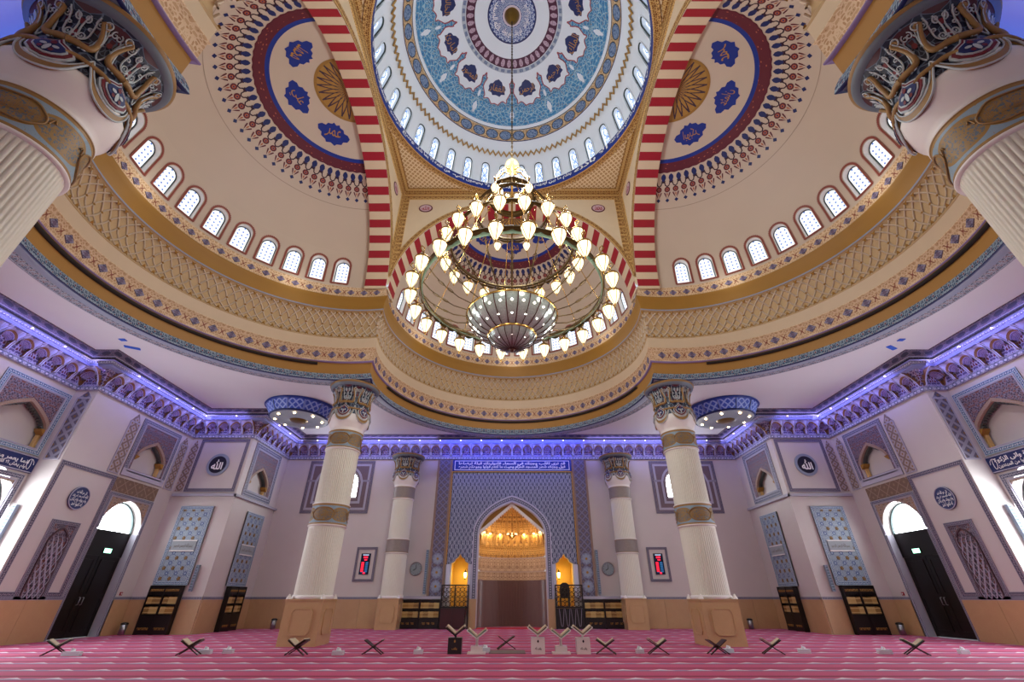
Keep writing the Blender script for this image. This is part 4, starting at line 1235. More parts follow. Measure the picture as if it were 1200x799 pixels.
    for t, zz, W_ in (('قل هو الله احد', .24, .5), ('الله الصمد لم يلد', .08, .74), ('ولم يولد ولم يكن', -.09, .74), ('له كفوا احد', -.26, .5)):
        put_text(g, t, W_, .19, lambda a, b: B.pt(19.14 - a * tr, 5.15 + zz + b, .048), 0, .015)
    g.build('white_lettering', whitep_m, rd); rd.location += B.nd * .021
    # blind lattice niche
    ln = thing('lattice_niche_panel', 'blind pointed niche of interlaced plaster below the script roundel, ' + side + ' wall', 'panel', B.pt(19.15, 1.45, 0))
    g = MB(); B.plate(g, rect(18.52, 19.78, 1.45, 4.2), 0, .02); g.build('back_panel', spandrel_m, ln)
    g = MB(); B.strip(g, rect(18.58, 19.72, 1.5, 4.16), .14, 0, .06, True); g.build('frame_strip', bord_dark, ln)
    g = MB(); B.strip(g, [(18.74, 1.5)] + arch_line(19.15, 3.35, .41, .6, 8) + [(19.56, 1.5)], .06, 0, .07); g.build('arch_frame', plain('niche_frame_brown', c('#4e383e'), .1, 6) if 'niche_frame_brown' not in MATS else MATS['niche_frame_brown'], ln)
    g = MB()
    for r in range(9):
        for k in range(4):
            cx_ = 18.84 + k * .2067 + (.103 if r % 2 else 0); cz_ = 1.62 + r * .215
            if cx_ > 19.56: continue
            lim = 3.35 + .6 * max(0, 1 - ((cx_ - 19.15) / .41) ** 2) ** .6
            if cz_ + .2 > lim: continue
            g.tube([B.pt(max(18.76, min(19.54, cx_ + .1 * x_)), cz_ + y_, .06) for x_, y_ in ((-1, .12), (-.9, 0), (-.4, -.12), (0, -.16), (.4, -.12), (.9, 0), (1, .12), (.55, .22), (0, .3))], .018, 4, cap=False)
    g.build('interlace', plain('interlace_plaster', c('#a7a4b4'), .06, 6) if 'interlace_plaster' not in MATS else MATS['interlace_plaster'], ln, kind='stuff')
    # --- door
    dr_ = struct('door_1', B.pt(21.9, 0, 0))
    for k in (0, 1):
        a0 = 20.67 + k * 1.235
        g = MB(); B.plate(g, rect(a0 + .01, a0 + 1.225, 0.01, 3.16), -.44, -.38)
        g.build('door_leaf', black_m, dr_)
        for (z0, z1) in ((.25, 1.45), (1.65, 3.0)):
            g = MB(); B.plate(g, rect(a0 + .2, a0 + 1.04, z0, z1), -.38, -.365); B.strip(g, rect(a0 + .2, a0 + 1.04, z0, z1), .05, -.38, -.345, True); g.build('door_panel', black_m, dr_)
        g = MB(); zx = a0 + (1.14 if k == 0 else .08); g.tube([B.pt(zx, 1.22, -.36), B.pt(zx, 1.22, -.3), B.pt(zx, 1.5, -.3), B.pt(zx, 1.5, -.36)], .018, 6); g.build('door_handle', steel_m, dr_)
    g = MB(); B.plate(g, rect(20.67, 23.13, 3.14, 4.2), -.44, -.34); g.build('door_transom', black_m, dr_)
    g = MB(); g.cdt(arch_poly(21.9, 4.2, 4.3, 1.2, 1.2, 10), fn=lambda a, b: B.pt(a, b, -.40)); g.build('fanlight_pane', clear_m, dr_)
    g = MB(); B.strip(g, arch_line(21.9, 4.15, 1.16, 1.28, 12), .07, -.4, -.3); g.build('fanlight_frame', fr_m, dr_)
    
    for aj in (20.67, 23.13):
        g = MB(); B.strip(g, [(aj, .0), (aj, 4.15)], .1, -.3, .03); g.build('door_jamb', bord_grey, dr_)
    ex = thing('exit_sign', 'lit pale green exit sign over the black door in the ' + side + ' wall', 'sign', B.pt(22.15, 3.3, -.3))
    g = MB(); B.box(g, 21.93, 22.37, 3.26, 3.48, -.36, -.3); g.build('housing', black_m, ex)
    g = MB(); B.plate(g, rect(21.95, 22.35, 3.28, 3.46), -.3, -.29); g.build('lit_face', mat('exit_green_light', col=c('#bff5d8'), emit=c('#9af0c8'), strength=4) if 'exit_green_light' not in MATS else MATS['exit_green_light'], ex)
    framed(14, B, 20.52, 23.28, 4.0, 5.7, None, None, [])
    ft = struct('trim_15', B.pt(21.9, 4.15, 0))
    g = MB(); pol = [(20.6, 4.2), (20.6, 5.66), (23.2, 5.66), (23.2, 4.2)] + arch_line(21.9, 4.2, 1.24, 1.36, 10)[::-1]
    B.plate(g, pol, 0, .02); g.build('spandrel_mosaic', tanmos_m, ft)
    g = MB(); B.strip(g, [(20.6, 0), (20.6, 5.66), (23.2, 5.66), (23.2, 0)], .12, 0, .05); g.build('frame_strip', bord_grey, ft)
    g = MB(); B.strip(g, [(20.7, 4.2), (20.7, 5.56), (23.1, 5.56), (23.1, 4.2)], .04, 0, .04); g.build('pale_strip', white_line, ft)
    # brown geometric band
    gb = struct('trim_16', B.pt(21.9, 5.75, 0)); g = MB(); B.plate(g, rect(20.52, 23.25, 5.76, 6.38), 0, .03); g.build('geometric_band', mat('brown_geometric', fn=f_lat(.62, c('#96806a'), c('#7a6450'), .05, c('#8f7860')), rough=.6) if 'brown_geometric' not in MATS else MATS['brown_geometric'], gb)
    # upper arch bay on B
    niche_arch(10, B, 21.98, 6.85, 7.58, 1.0, .88, .35)
    framed(11, B, 20.58, 23.36, 6.5, 9.3, arch_poly(21.98, 6.86, 7.58, 1.02, .9, 10, True), spandrel_m, [(.1, .2, bord_grey, .01), (.24, .05, white_line, .02)])
    g = MB(); B.plate(g, rect(20.6, 23.34, 6.52, 6.84), .03, .05); g.build('sill_band', bord_soft, struct('trim_17', B.pt(21.98, 6.52, 0)))
    st = struct('trim_12', B.pt(20.2, 6.5, 0))
    for a0 in (19.86, 23.52):
        g = MB(); B.plate(g, [(a0, 6.5), (a0 + .56, 6.5), (a0 + .56, 8.9), (a0 + .28, 9.35), (a0, 8.9)], 0, .03); g.build('lattice_field', latcol2_m, st)
        g = MB(); B.strip(g, rect(a0, a0 + .56, 6.5, 8.9), .05, 0, .045, True); g.build('frame_strip', white_line, st)
    # --- S2: name roundel above, star panel below
    S2p = Pl((0, 24.3, 0), (s, 0, 0), (0, -1, 0))
    td = 1  # facing the far end, rightwards is +x; plane a runs with x*s
    framed(18, S2p, 15.22, 18.02, 6.45, 9.42, None, None, [(.1, .18, bord_dark, .01)])
    nr_ = thing('name_roundel', 'dark roundel with one large white word, on the pier in the far ' + side + ' corner', 'calligraphy', S2p.pt(16.62, 7.3, 0))
    g = MB(); S2p.plate(g, circ(16.62, 7.93, .62, 44), 0, .03, 0); g.build('grey_ring', bord_soft if False else grey_m, nr_)
    g = MB(); S2p.plate(g, circ(16.62, 7.93, .47, 40), .02, .05, 0); g.build('disc', plain('roundel_ink', c('#12122c'), .1, 5) if 'roundel_ink' not in MATS else MATS['roundel_ink'], nr_)
    g = MB(); put_text(g, 'الله', .62, .56, lambda a, b: (s * 16.62 + a, 24.3 - .062, 7.93 + b), 0, .03); g.build('white_lettering', whitep_m, nr_); nr_.location += S2p.nd * .021
    st = struct('trim_12', S2p.pt(18.3, 6.4, 0)); g = MB(); S2p.plate(g, [(18.1, 6.5), (18.5, 6.5), (18.5, 8.9), (18.3, 9.35), (18.1, 8.9)], 0, .03); g.build('lattice_field', latcol2_m, st)
    lg = struct('trim_19', S2p.pt(16.7, 6.3, 0)); g = MB(); S2p.box(g, 14.98, 18.5, 6.22, 6.34, 0, .14); g.build('ledge', bord_grey, lg)
    g = MB(); Cp.box(g, 24.16, 28.8, 6.22, 6.34, 0, .14); g.build('ledge', bord_grey, lg)
    def star_panel(P, a0, a1, where):
        tp = thing('tile_panel', 'tall grey-blue star tile panel ' + where, 'panel', P.pt((a0 + a1) / 2, 2.02, 0))
        g = MB(); P.plate(g, rect(a0, a1, 2.02, 5.7), 0, .05); g.build('tile_field', starpanel_m, tp)
        g = MB(); P.strip(g, rect(a0 + .08, a1 - .08, 2.1, 5.62), .16, .0, .08, True); g.build('border', bord_blue, tp)
        g = MB(); P.plate(g, rect(a0 + .26, a1 - .26, 3.56, 4.0), .05, .09); g.build('script_plaque', plain('plaque_grey', c('#9aa2a6'), .06, 7) if 'plaque_grey' not in MATS else MATS['plaque_grey'], tp)
        
        for zz in (3.54, 4.02):
            g = MB(); P.strip(g, [(a0 + .24, zz), (a1 - .24, zz)], .05, .05, .11); g.build('white_bead', white_m, tp)
        if P is Cp: fnp = lambda a, b: P.pt((a0 + a1) / 2 - a * tr, 3.78 + b, .095)
        else: fnp = lambda a, b: (s * (a0 + a1) / 2 + a, 24.3 - .095, 3.78 + b)
        g = MB(); put_text(g, ayah, (a1 - a0) - .8, .26, fnp, 0, .01); g.build('script', plain('script_brown', c('#6a5c46'), .1, 5) if 'script_brown' not in MATS else MATS['script_brown'], tp)
        g = MB()
        p = .46; na = int((a1 - a0) / p) + 1
        for i in range(-6, 60):
            for k in range(0, 40):
                ca = (i + .5) * p; cb = (k + .5) * p
                ca, cb = i * p + 0.0, k * p + 0.0
                if not (a0 + .2 < ca < a1 - .2 and 2.25 < cb < 5.45 and not 3.45 < cb < 4.1): continue
                P.plate(g, [(ca + .075 * (1 if j % 2 else .75) * cos(2 * pi * j / 10), cb + .075 * (1 if j % 2 else .75) * sin(2 * pi * j / 10)) for j in range(10)], .05, .075)
        g.build('gilt_rosettes', plain('rosette_brown', c('#86683c'), .1, 6) if 'rosette_brown' not in MATS else MATS['rosette_brown'], tp, kind='stuff')
        tp.location += P.nd * .021
    star_panel(S2p, 16.0, 17.74, 'facing the viewer on the far ' + side + ' pier')
    star_panel(Cp, 25.85, 27.7, 'on the inner flank of the far ' + side + ' pier')
    # --- C upper
    niche_arch(10, Cp, 26.2, 6.6, 7.3, 1.08, .95, .35)
    framed(11, Cp, 24.8, 27.9, 6.42, 9.4, arch_poly(26.2, 6.61, 7.3, 1.1, .97, 10, True), spandrel_m, [(.14, .28, bord_grey, .01), (.32, .05, white_line, .02)])
    # --- back wall window with its mosaic frame
    BKs = Pl((0, WALL_Y, 0), (s, 0, 0), (0, -1, 0))
    arch_window(4, BK, s * 11.35, 7.04, 8.0, 1.25, .93, .26)
    framed(20, BKs, 9.17, 13.48, 6.06, 9.36, arch_poly(11.35, 6.95, 8.0, 1.3, .98, 8), plain('mosaic_umber', c('#6e5c62'), .16, 14) if 'mosaic_umber' not in MATS else MATS['mosaic_umber'], [(.07, .14, bord_dark, .01), (.27, .14, white_line, .02)])
    st = struct('trim_21', BKs.pt(11.35, 6.7, 0))
    g = MB(); BKs.strip(g, [(9.85, 6.72), (12.85, 6.72), (12.85, 8.0)] + arch_line(11.35, 8.0, 1.45, 1.12, 8)[::-1][1:-1] + [(9.85, 8.0)], .14, 0, .06, True); g.build('frame_strip', white_line, st)
    
    for ab in (9.3, 12.9):
        g = MB(); BKs.plate(g, rect(ab, ab + .5, 8.0, 8.12), 0, .06); g.build('cross_bar', bord_dark, st)
    # prayer-time display
    pd = thing('prayer_time_display', 'framed red and blue digital prayer-time board ' + side + ' of the portal', 'display', BKs.pt(8.79, 2.3, 0))
    g = MB(); BKs.strip(g, rect(8.24, 9.34, 2.36, 4.06), .14, 0, .07, True); g.build('frame', bord_dark, pd)
    g = MB(); BKs.plate(g, rect(8.28, 9.3, 2.4, 4.02), 0, .03); g.build('mount', wall_m, pd)
    g = MB(); BKs.plate(g, rect(8.52, 9.08, 2.66, 3.78), .03, .08); g.build('screen', plain('screen_navy', c('#0c1a38'), .1, 4, rough=.2) if 'screen_navy' not in MATS else MATS['screen_navy'], pd)
    redl = MATS.get('red_led') or mat('red_led', col=c('#ff2040'), emit=c('#ff1f3c'), strength=2.2)
    blul = MATS.get('blue_led_text') or mat('blue_led_text', col=c('#3c7cb4'), emit=c('#2f78b8'), strength=.8)
    whtl = MATS.get('white_led') or mat('white_led', col=c('#d0e0ff'), emit=c('#b8ccf0'), strength=1.2)
    g = MB(); 
    def bx(a0, a1, b0, b1, mi): 
        BKs.plate(g, rect(*( (a0, a1) if s > 0 else (17.6 - a1, 17.6 - a0)), b0, b1), .08, .085, mi)
    bx(8.62, 8.98, 3.68, 3.72, 2)
    for k in range(3): bx(8.68 + k * .09, 8.74 + k * .09, 3.52, 3.62, 0)
    bx(8.74, 8.9, 3.40, 3.46, 0)
    for k in range(6): bx(8.60, 8.76, 3.26 - k * .09, 3.31 - k * .09, 0); bx(8.84, 9.0, 3.26 - k * .09, 3.31 - k * .09, 1)
    bx(8.76, 8.88, 2.70, 2.78, 0); bx(8.60, 8.98, 2.76, 2.775, 1)
    g.build('lit_digits', [redl, blul, whtl], pd, kind='stuff')
    # wall clock and column speaker
    ck = thing('wall_clock', 'round grey wall clock between column and portal, ' + side + ' of the mihrab', 'clock', BKs.pt(5.72, 2.6, 0))
    g = MB(); BKs.plate(g, circ(5.72, 2.96, .34, 32), 0, .05, 0); g.build('face', plain('clock_face', c('#8f9da0'), .05, 7) if 'clock_face' not in MATS else MATS['clock_face'], ck)
    g = MB(); g.tube([BKs.pt(a, b, .05) for a, b in circ(5.72, 2.96, .34, 32)], .03, 6, True); g.build('rim', steel_m, ck)
    g = MB(); g.tube([BKs.pt(5.72, 2.96, .06), BKs.pt(5.72, 3.19, .06)], .012, 4); g.build('minute_hand', black_m, ck)
    g = MB(); g.tube([BKs.pt(5.72, 2.96, .065), BKs.pt(5.72 - s * .15, 2.88, .065)], .014, 4); g.build('hour_hand', black_m, ck); g = MB()
    for k in range(12): 
        t = pi * k / 6; g.tube([BKs.pt(5.72 + .25 * cos(t), 2.96 + .25 * sin(t), .055), BKs.pt(5.72 + .29 * cos(t), 2.96 + .29 * sin(t), .055)], .01, 4)
    g.build('hour_marks', black_m, ck, kind='stuff')
    def bar(P, a, z0, z1, lbl):
        b_ = thing('column_speaker', lbl, 'speaker', P.pt(a, z0, 0)); g = MB(); P.box(g, a - .07, a + .07, z0, z1, .05, .17); g.build('body', plain('speaker_grey', c('#7f8ea2'), .05, 5, rough=.4) if 'speaker_grey' not in MATS else MATS['speaker_grey'], b_)
        
        for zz in (z0 + .3, z1 - .38):
            g = MB(); P.box(g, a - .03, a + .03, zz, zz + .08, 0, .05); g.build('bracket', steel_m, b_)
        g = MB()
        for k in range(int((z1 - z0) / .12)): P.box(g, a - .055, a + .055, z0 + .06 + k * .12, z0 + .09 + k * .12, .17, .174)
        g.build('grille_slots', fr_m, b_, kind='stuff')
    bar(BKs, 5.1, 1.66, 3.97, 'slim grey column speaker between clock and portal, ' + side + ' side')
    bar(S1p, 19.25, 2.4, 4.6, 'slim grey column speaker on the bright return beside the ' + side + ' arched window')
    bar(S2p, 15.75, 1.75, 2.9, 'short grey speaker beside the bookcase on the far ' + side + ' pier')
    # lit blue-white wall box on the left return and fire alarm
    fa = thing('alarm_point', 'small red alarm call point beside the black door, ' + side + ' wall', 'alarm', B.pt(23.55, 1.62, 0)); g = MB(); B.box(g, 23.5, 23.62, 1.58, 1.72, 0, .05); g.build('box', red_m, fa); g = MB(); B.box(g, 23.53, 23.59, 1.62, 1.68, .05, .056); g.build('glass', white_m, fa)
    # waste bins
    for k, (bx_, by_, wh) in enumerate(((18.1, 23.9, 'beside the black door'), (13.2, 28.3, 'at the foot of the far wall'))):
        wb = thing('waste_bin', 'small steel waste bin ' + wh + ', ' + side + ' side', 'bin', (s * bx_, by_, 0))
        g = MB(); g.lathe([(.0, .01), (.13, .01), (.15, .42), (.13, .42), (.12, .05)], 20, s * bx_, by_); g.build('body', steel_m, wb)
        g = MB(); g.lathe([(.155, .42), (.16, .46), (.1, .50), (.0, .51)], 20, s * bx_, by_); g.build('lid', black_m, wb)

# ------------------------------------------------------------------ bookcases and books
book_m = [plain('book_cloth_%d' % i, c(h), .1, 9, rough=.55) for i, h in enumerate(('#b08c4c', '#a37a3c', '#c0a062', '#8e6c38'))]
gilt_m = plain('book_gilt', c('#d8bf80'), .05, 7, rough=.4)
book_protos = []
for i in range(4):
    g = MB(); w_ = .075; g.box(-w_ / 2, w_ / 2, 0, .18, 0, .30, 0)
    g.box(-w_ / 2 - .001, w_ / 2 + .001, -.003, .0, .05, .07, 1); g.box(-w_ / 2 - .001, w_ / 2 + .001, -.003, 0, .22, .245, 1)
    book_protos.append(g.build('book', [book_m[i], gilt_m], None))
bused = [False] * 4
def bookcase(P, a0, a1, h, where, rz, cols=2, nb=10):
    bc = thing('bookcase', 'black bookcase ' + where, 'bookcase', P.pt((a0 + a1) / 2, 0, .2))
    d = .3
    for k in range(cols + 1):
        x = a0 + (a1 - a0) * k / cols; g = MB(); P.box(g, max(a0, x - .03), min(a1, x + .03), 0, h, .05, d); g.build('upright', black_m, bc)
    g = MB(); P.box(g, a0, a1, .02, h, .04, .06); g.build('back', black_m, bc)
    lv = [.02, h * .40, h * .40 + .40, h * .4 + .80] if h > 1.6 else [.02, .5, .93, h - .03]
    for z in lv + ([h - .03] if h > 1.6 else []):
        g = MB(); P.box(g, a0, a1, z, z + .03, .05, d - .01); g.build('shelf', black_m, bc)
    # doors below with gilt scroll
    for k in range(cols):
        x0 = a0 + (a1 - a0) * k / cols + .04; x1 = a0 + (a1 - a0) * (k + 1) / cols - .04
        g = MB(); P.plate(g, rect(x0, x1, .05, lv[1] - .02), d - .03, d); g.build('door', black_m, bc)
        g = MB(); zc = .24 if h > 1.6 else .25
        for t in (-1, 0, 1):
            cx_ = (x0 + x1) / 2 + t * (x1 - x0) * .25
            g.tube([P.pt(cx_ + .09 * cos(u) * (1 - u / 12), zc + .05 * sin(u * 2), d + .01) for u in [j * .55 for j in range(12)]], .009, 4)
        g.build('gilt_scroll', goldlit_m, bc, kind='stuff')
    if h > 1.6:
        g = MB(); P.plate(g, rect(a0 + .04, a1 - .04, lv[3] + .05, h - .05), d - .06, d - .03); g.build('head_panel', black_m, bc)
        g = MB()
        for t in range(-4, 5):
            cx_ = (a0 + a1) / 2 + t * (a1 - a0) * .1; g.tube([P.pt(cx_ + .07 * cos(u), (lv[3] + h) / 2 + .05 * sin(u * 2), d - .02) for u in [j * .7 for j in range(9)]], .009, 4)
        g.build('gilt_scroll', goldlit_m, bc, kind='stuff')
    for r in (1, 2):
        z = lv[r] + .031
        for k in range(cols):
            x0 = a0 + (a1 - a0) * k / cols + .05; x1 = a0 + (a1 - a0) * (k + 1) / cols - .05
            for j in range(nb):
                i = (j // 5 + k + r) % 4
                pr = book_protos[i]
                o = pr if not bused[i] else pr.copy()
                if bused[i]: COL.objects.link(o)
                bused[i] = True
                a = x0 + (x1 - x0) * (j + .5) / nb
                o.location = P.pt(a, z, .25); o.rotation_euler = (0, 0, rz); o.scale = ((x1 - x0) / nb / .080, 1, random.uniform(.93, 1.0))
                o['category'] = 'book'; o['group'] = 'volumes in the bookcase ' + where; o['label'] = 'gilt-spined volume in bookcase ' + where
for s in (-1, 1):
    side = sides[s]; A, B, Cp, S1, S2 = side_planes(s); S2p = Pl((0, 24.3, 0), (s, 0, 0), (0, -1, 0)); BKs = Pl((0, WALL_Y, 0), (s, 0, 0), (0, -1, 0))
    bookcase(S2p, 16.1, 17.64, 2.0, 'facing the viewer on the far ' + side + ' pier', 0, 2, 8)
    bookcase(Cp, 26.0, 27.56, 2.0, 'on the inner flank of the far ' + side + ' pier', rad(90 * -s) , 2, 8)
    bookcase(BKs, 4.1, 6.42, 1.38, 'between column and ' + side + ' pulpit niche', 0, 2, 18)
    mbk = MB(); BKs.plate(mbk, rect(3.9, 6.45, 1.42, 1.56), 0, .34); mbk.build('trim_22', bord_grey, kind='structure')

# ------------------------------------------------------------------ mihrab portal
PF = Pl((0, WALL_Y, 0), (1, 0, 0), (0, -1, 0))
pt_ = thing('mihrab_portal', 'tall prayer-niche portal of navy and white honeycomb tiles in the far wall', 'prayer niche', (0, WALL_Y, 0))
side_notch_l = [(-2.62, 3.25), (-2.78, 3.33), (-2.86, 3.5), (-3.0, 3.56), (-3.12, 3.78), (-3.24, 3.56), (-3.38, 3.5), (-3.46, 3.33), (-3.62, 3.25)]
field = [(-2.4, 3.2), (-2.4, 4.9)] + arch_line(0, 4.9, 2.4, 2.22, 16, .5)[1:-1] + [(2.4, 4.9), (2.4, 3.2)] + [(2.62, 3.2)] + [(-a, b) for a, b in side_notch_l] + [(3.62, 3.2), (3.9, 3.2), (3.9, 8.58), (-3.9, 8.58), (-3.9, 3.2), (-3.62, 3.2)] + side_notch_l[::-1] + [(-2.62, 3.2)]
field = [(-2.4, 3.2), (-2.4, 4.9)] + arch_line(0, 4.9, 2.4, 2.22, 16, .5)[1:-1] + [(2.4, 4.9), (2.4, 3.2)] + [(-a, b) for a, b in side_notch_l] + [(3.9, 3.2), (3.9, 8.58), (-3.9, 8.58), (-3.9, 3.2)] + side_notch_l[::-1]
g = MB(); PF.plate(g, field, 0, .14); g.build('honeycomb_field', hexfield_m, pt_)
g = MB(); PF.strip(g, [(-2.4, 1.42), (-2.4, 4.9)] + arch_line(0, 4.9, 2.4, 2.22, 16, .5)[1:-1] + [(2.4, 4.9), (2.4, 1.42)], .07, 0, .19, side=-.5); PF.strip(g, [(-2.08, .0), (-2.08, 4.86)] + arch_line(0, 4.86, 2.08, 1.88, 16, .5)[1:-1] + [(2.08, 4.86), (2.08, .0)], .07, 0, .21); g.build('pale_moulding', plain('portal_pale', c('#b6b4c8'), .04, 5), pt_)
g = MB(); PF.strip(g, [(-2.23, 1.42), (-2.23, 4.9)] + arch_line(0, 4.88, 2.23, 2.04, 16, .5)[1:-1] + [(2.23, 4.9), (2.23, 1.42)], .26, 0, .17); g.build('arch_border', bord_grey, pt_)
g = MB(); PF.strip(g, [(-3.94, 3.2), (-3.94, 8.62), (3.94, 8.62), (3.94, 3.2)], .05, 0, .2); g.build('tan_line', goldlit_m, pt_)
for sg in (-1, 1):
    g = MB(); PF.plate(g, rect(*sorted((sg * 3.98, sg * 4.92)), 1.56, 9.42), 0, .10); g.build('side_border', mat('portal_side_mosaic', fn=f_lat(.42, c('#75738a'), c('#5d5568'), .1, c('#7a6658')), rough=.6) if 'portal_side_mosaic' not in MATS else MATS['portal_side_mosaic'], pt_)
    
    for ea in (4.88, 4.04):
        g = MB(); PF.strip(g, [(sg * ea, 1.56), (sg * ea, 9.42)], .13, 0, .13); g.build('stone_edge', plain('stone_edge_tan', c('#8a7060'), .1, 8) if 'stone_edge_tan' not in MATS else MATS['stone_edge_tan'], pt_)
    for k in range(3):
        zc = 2.05 + k * .72; g = MB()
        PF.plate(g, circ(sg * 4.46, zc, .32, 12), .1, .125, 0); PF.plate(g, [(sg * 4.46 + (.2 if j % 2 else .3) * cos(2 * pi * j / 16), zc + (.2 if j % 2 else .3) * sin(2 * pi * j / 16)) for j in range(16)], .125, .135, 1); PF.plate(g, circ(sg * 4.46, zc, .07, 12), .135, .15, 2)
        g.build('star_medallion', [plain('medallion_grey', c('#7a8098'), .08, 9) if 'medallion_grey' not in MATS else MATS['medallion_grey'], grey_m, gold_m], pt_)
g = MB(); PF.plate(g, rect(-3.94, 3.94, 8.68, 9.42), 0, .12); g.build('inscription_ground', blue_m, pt_)
g = MB(); put_text(g, 'قد نرى تقلب وجهك في السماء فلنولينك قبلة ترضاها', 7.1, .28, lambda a, b: (a, WALL_Y - .13, 9.15 + b), 0, .03); put_text(g, 'فول وجهك شطر المسجد الحرام وحيث ما كنتم فولوا وجوهكم شطره', 7.1, .26, lambda a, b: (a, WALL_Y - .132, 8.93 + b), 0, .03)
PF.strip(g, rect(-3.8, 3.8, 8.76, 9.34), .035, .1, .14, True); g.build('inscription_lettering', whitep_m, pt_)
for sg in (-1, 1):
    
    for (ja, jb) in ((3.66, 3.9), (2.42, 2.6)):
        g = MB(); PF.plate(g, rect(*sorted((sg * ja, sg * jb)), 1.5, 3.2), 0, .14); g.build('niche_jamb', plain('jamb_white', c('#c2c4d4'), .03, 4) if 'jamb_white' not in MATS else MATS['jamb_white'], pt_)
# niche body: half cylinder behind the wall
RN = 2.02
def npnt(t, z, r=RN): return (-r * cos(t), WALL_Y + .3 + r * .92 * sin(t), z)
T = [pi * i / 40 for i in range(41)]
def f_rib(m):
    u, v = m.uv(); n = m.noise(m.vec(u, v), 30, 2)
    return m.mix(n, c('#6a5250'), c('#80625c'))
ribm = mat('brown_marble_ribs', fn=f_rib, rough=.3)
g = MB()
for i in range(80):
    t0, t1 = pi * i / 80, pi * (i + 1) / 80; r0 = RN if i % 2 else RN - .03; 
    g.quad(npnt(t0, 0, RN), npnt((t0 + t1) / 2, 0, RN - .03), npnt((t0 + t1) / 2, 2.42, RN - .03), npnt(t0, 2.42, RN)); g.quad(npnt((t0 + t1) / 2, 0, RN - .03), npnt(t1, 0, RN), npnt(t1, 2.42, RN), npnt((t0 + t1) / 2, 2.42, RN - .03))
g.build('marble_apron', ribm, pt_)
def nband(z0, z1, name, m_, r0=0, r1=0):
    g = MB(); g.grid(lambda t, z: npnt(t, z, RN + r0), T, [z0, z1], lambda t, z: (t * RN, z)); g.build(name, m_, pt_)
nband(2.42, 2.86, 'carved_band', mihrab_car); nband(2.86, 2.94, 'pale_bead', plain('bead_stone', c('#b49c8c'), .05, 5), -.05); nband(2.94, 3.62, 'arabesque_band', mihrab_car, -.0); nband(3.62, 3.70, 'pale_bead', MATS['bead_stone'], -.04)
nband(3.70, 4.35, 'blind_arcade', mihrab_gold)
g = MB()
for k in range(16):
    t0, t1 = pi * k / 16, pi * (k + 1) / 16; tm = (t0 + t1) / 2
    L = [(t0, 4.35), (t0 * .65 + t1 * .35, 4.75), (tm, 4.92), (t0 * .35 + t1 * .65, 4.75), (t1, 4.35)]
    for i in range(4):
        a, b = L[i], L[i + 1]; g.quad(npnt(a[0], a[1] - .12, RN - .02), npnt(b[0], b[1] - .12, RN - .02), npnt(b[0], 5.0, RN - .16), npnt(a[0], 5.0, RN - .16))
g.build('muqarnas_tier', plain('mihrab_gilt', c('#c0924a'), .15, 9, rough=.45, metal=.2), pt_)
nband(4.2, 5.02, 'tier_back', mihrab_gold, .0)
g = MB(); g.grid(lambda t, p: (-(RN - .05) * cos(t) * cos(p), WALL_Y + .3 + (RN - .05) * .92 * sin(t) * cos(p), 4.98 + 1.75 * sin(p)), T, [pi / 2 * i / 10 for i in range(11)], lambda t, p: (t * 2, p * 2)); g.build('half_dome', mihrab_gold, pt_)
for k in range(1, 16):
    g = MB(); t = pi * k / 16; g.tube([(-(RN - .07) * cos(t) * cos(p), WALL_Y + .3 + (RN - .07) * .92 * sin(t) * cos(p), 4.98 + 1.73 * sin(p)) for p in [pi / 2 * i / 10 for i in range(11)]], .03, 4)
    g.build('dome_rib', MATS['mihrab_gilt'], pt_)
# inner pelmet: straight-sided serrated pointed edge
g = MB(); n = 16
for sg in (-1, 1):
    for i in range(n):
        a0, a1 = i / n, (i + 1) / n
        p0 = (sg * 2.0 * (1 - a0), 4.95 + 1.62 * a0 + .0); p1 = (sg * 2.0 * (1 - a1), 4.95 + 1.62 * a1)
        mid = ((p0[0] + p1[0]) / 2, (p0[1] + p1[1]) / 2 - .14)
        PF.plate(g, [p0, p1, (p1[0] , p1[1] + .16), (p0[0], p0[1] + .16)], -.26, -.18); PF.plate(g, [p0, mid, p1], -.26, -.18)
g.build('serrated_pelmet', white_m, pt_)
g = MB()
for sg in (-1, 1):
    al = [p for p in arch_line(0, 4.86, 2.04, 1.86, 16, .5) if p[0] * sg > -.001]
    pl = sorted(al, key=lambda p: p[1]); g.cdt([(p[0], p[1]) for p in pl] + [(0, 6.72), (sg * 2.0, 5.11)], fn=lambda a, b: PF.pt(a, b, -.27))
g.build('tympanum', gold_m, pt_)
# side niches
for sg in (-1, 1):
    g = MB(); nx0, nx1 = sorted((sg * 2.62, sg * 3.62)); yb = WALL_Y + 1.1
    g.quad((nx0, yb, 0.9), (nx1, yb, .9), (nx1, yb, 3.9), (nx0, yb, 3.9)); g.quad((nx0, WALL_Y + .3, .9), (nx0, yb, .9), (nx0, yb, 3.9), (nx0, WALL_Y + .3, 3.9)); g.quad((nx1, WALL_Y + .3, .9), (nx1, yb, .9), (nx1, yb, 3.9), (nx1, WALL_Y + .3, 3.9))
    g.quad((nx0, WALL_Y + .0, .9), (nx1, WALL_Y + .0, .9), (nx1, yb, .9), (nx0, yb, .9)); g.quad((nx0, WALL_Y + .0, 3.9), (nx1, WALL_Y + .0, 3.9), (nx1, yb, 3.9), (nx0, yb, 3.9))
    g.build('side_niche', plain('niche_ochre', c('#c9a046'), .08, 4) if 'niche_ochre' not in MATS else MATS['niche_ochre'], pt_)
# red rug strip at the niche mouth
mbr = MB(); mbr.box(-2.0, 2.0, 28.2, 29.2, 0.0, .015); rg = mbr.build('prayer_rug', plain('bright_red_rug', c('#c2203c'), .1, 20, rough=.9), None); rg['label'] = 'bright red rug across the mouth of the prayer niche'; rg['category'] = 'rug'
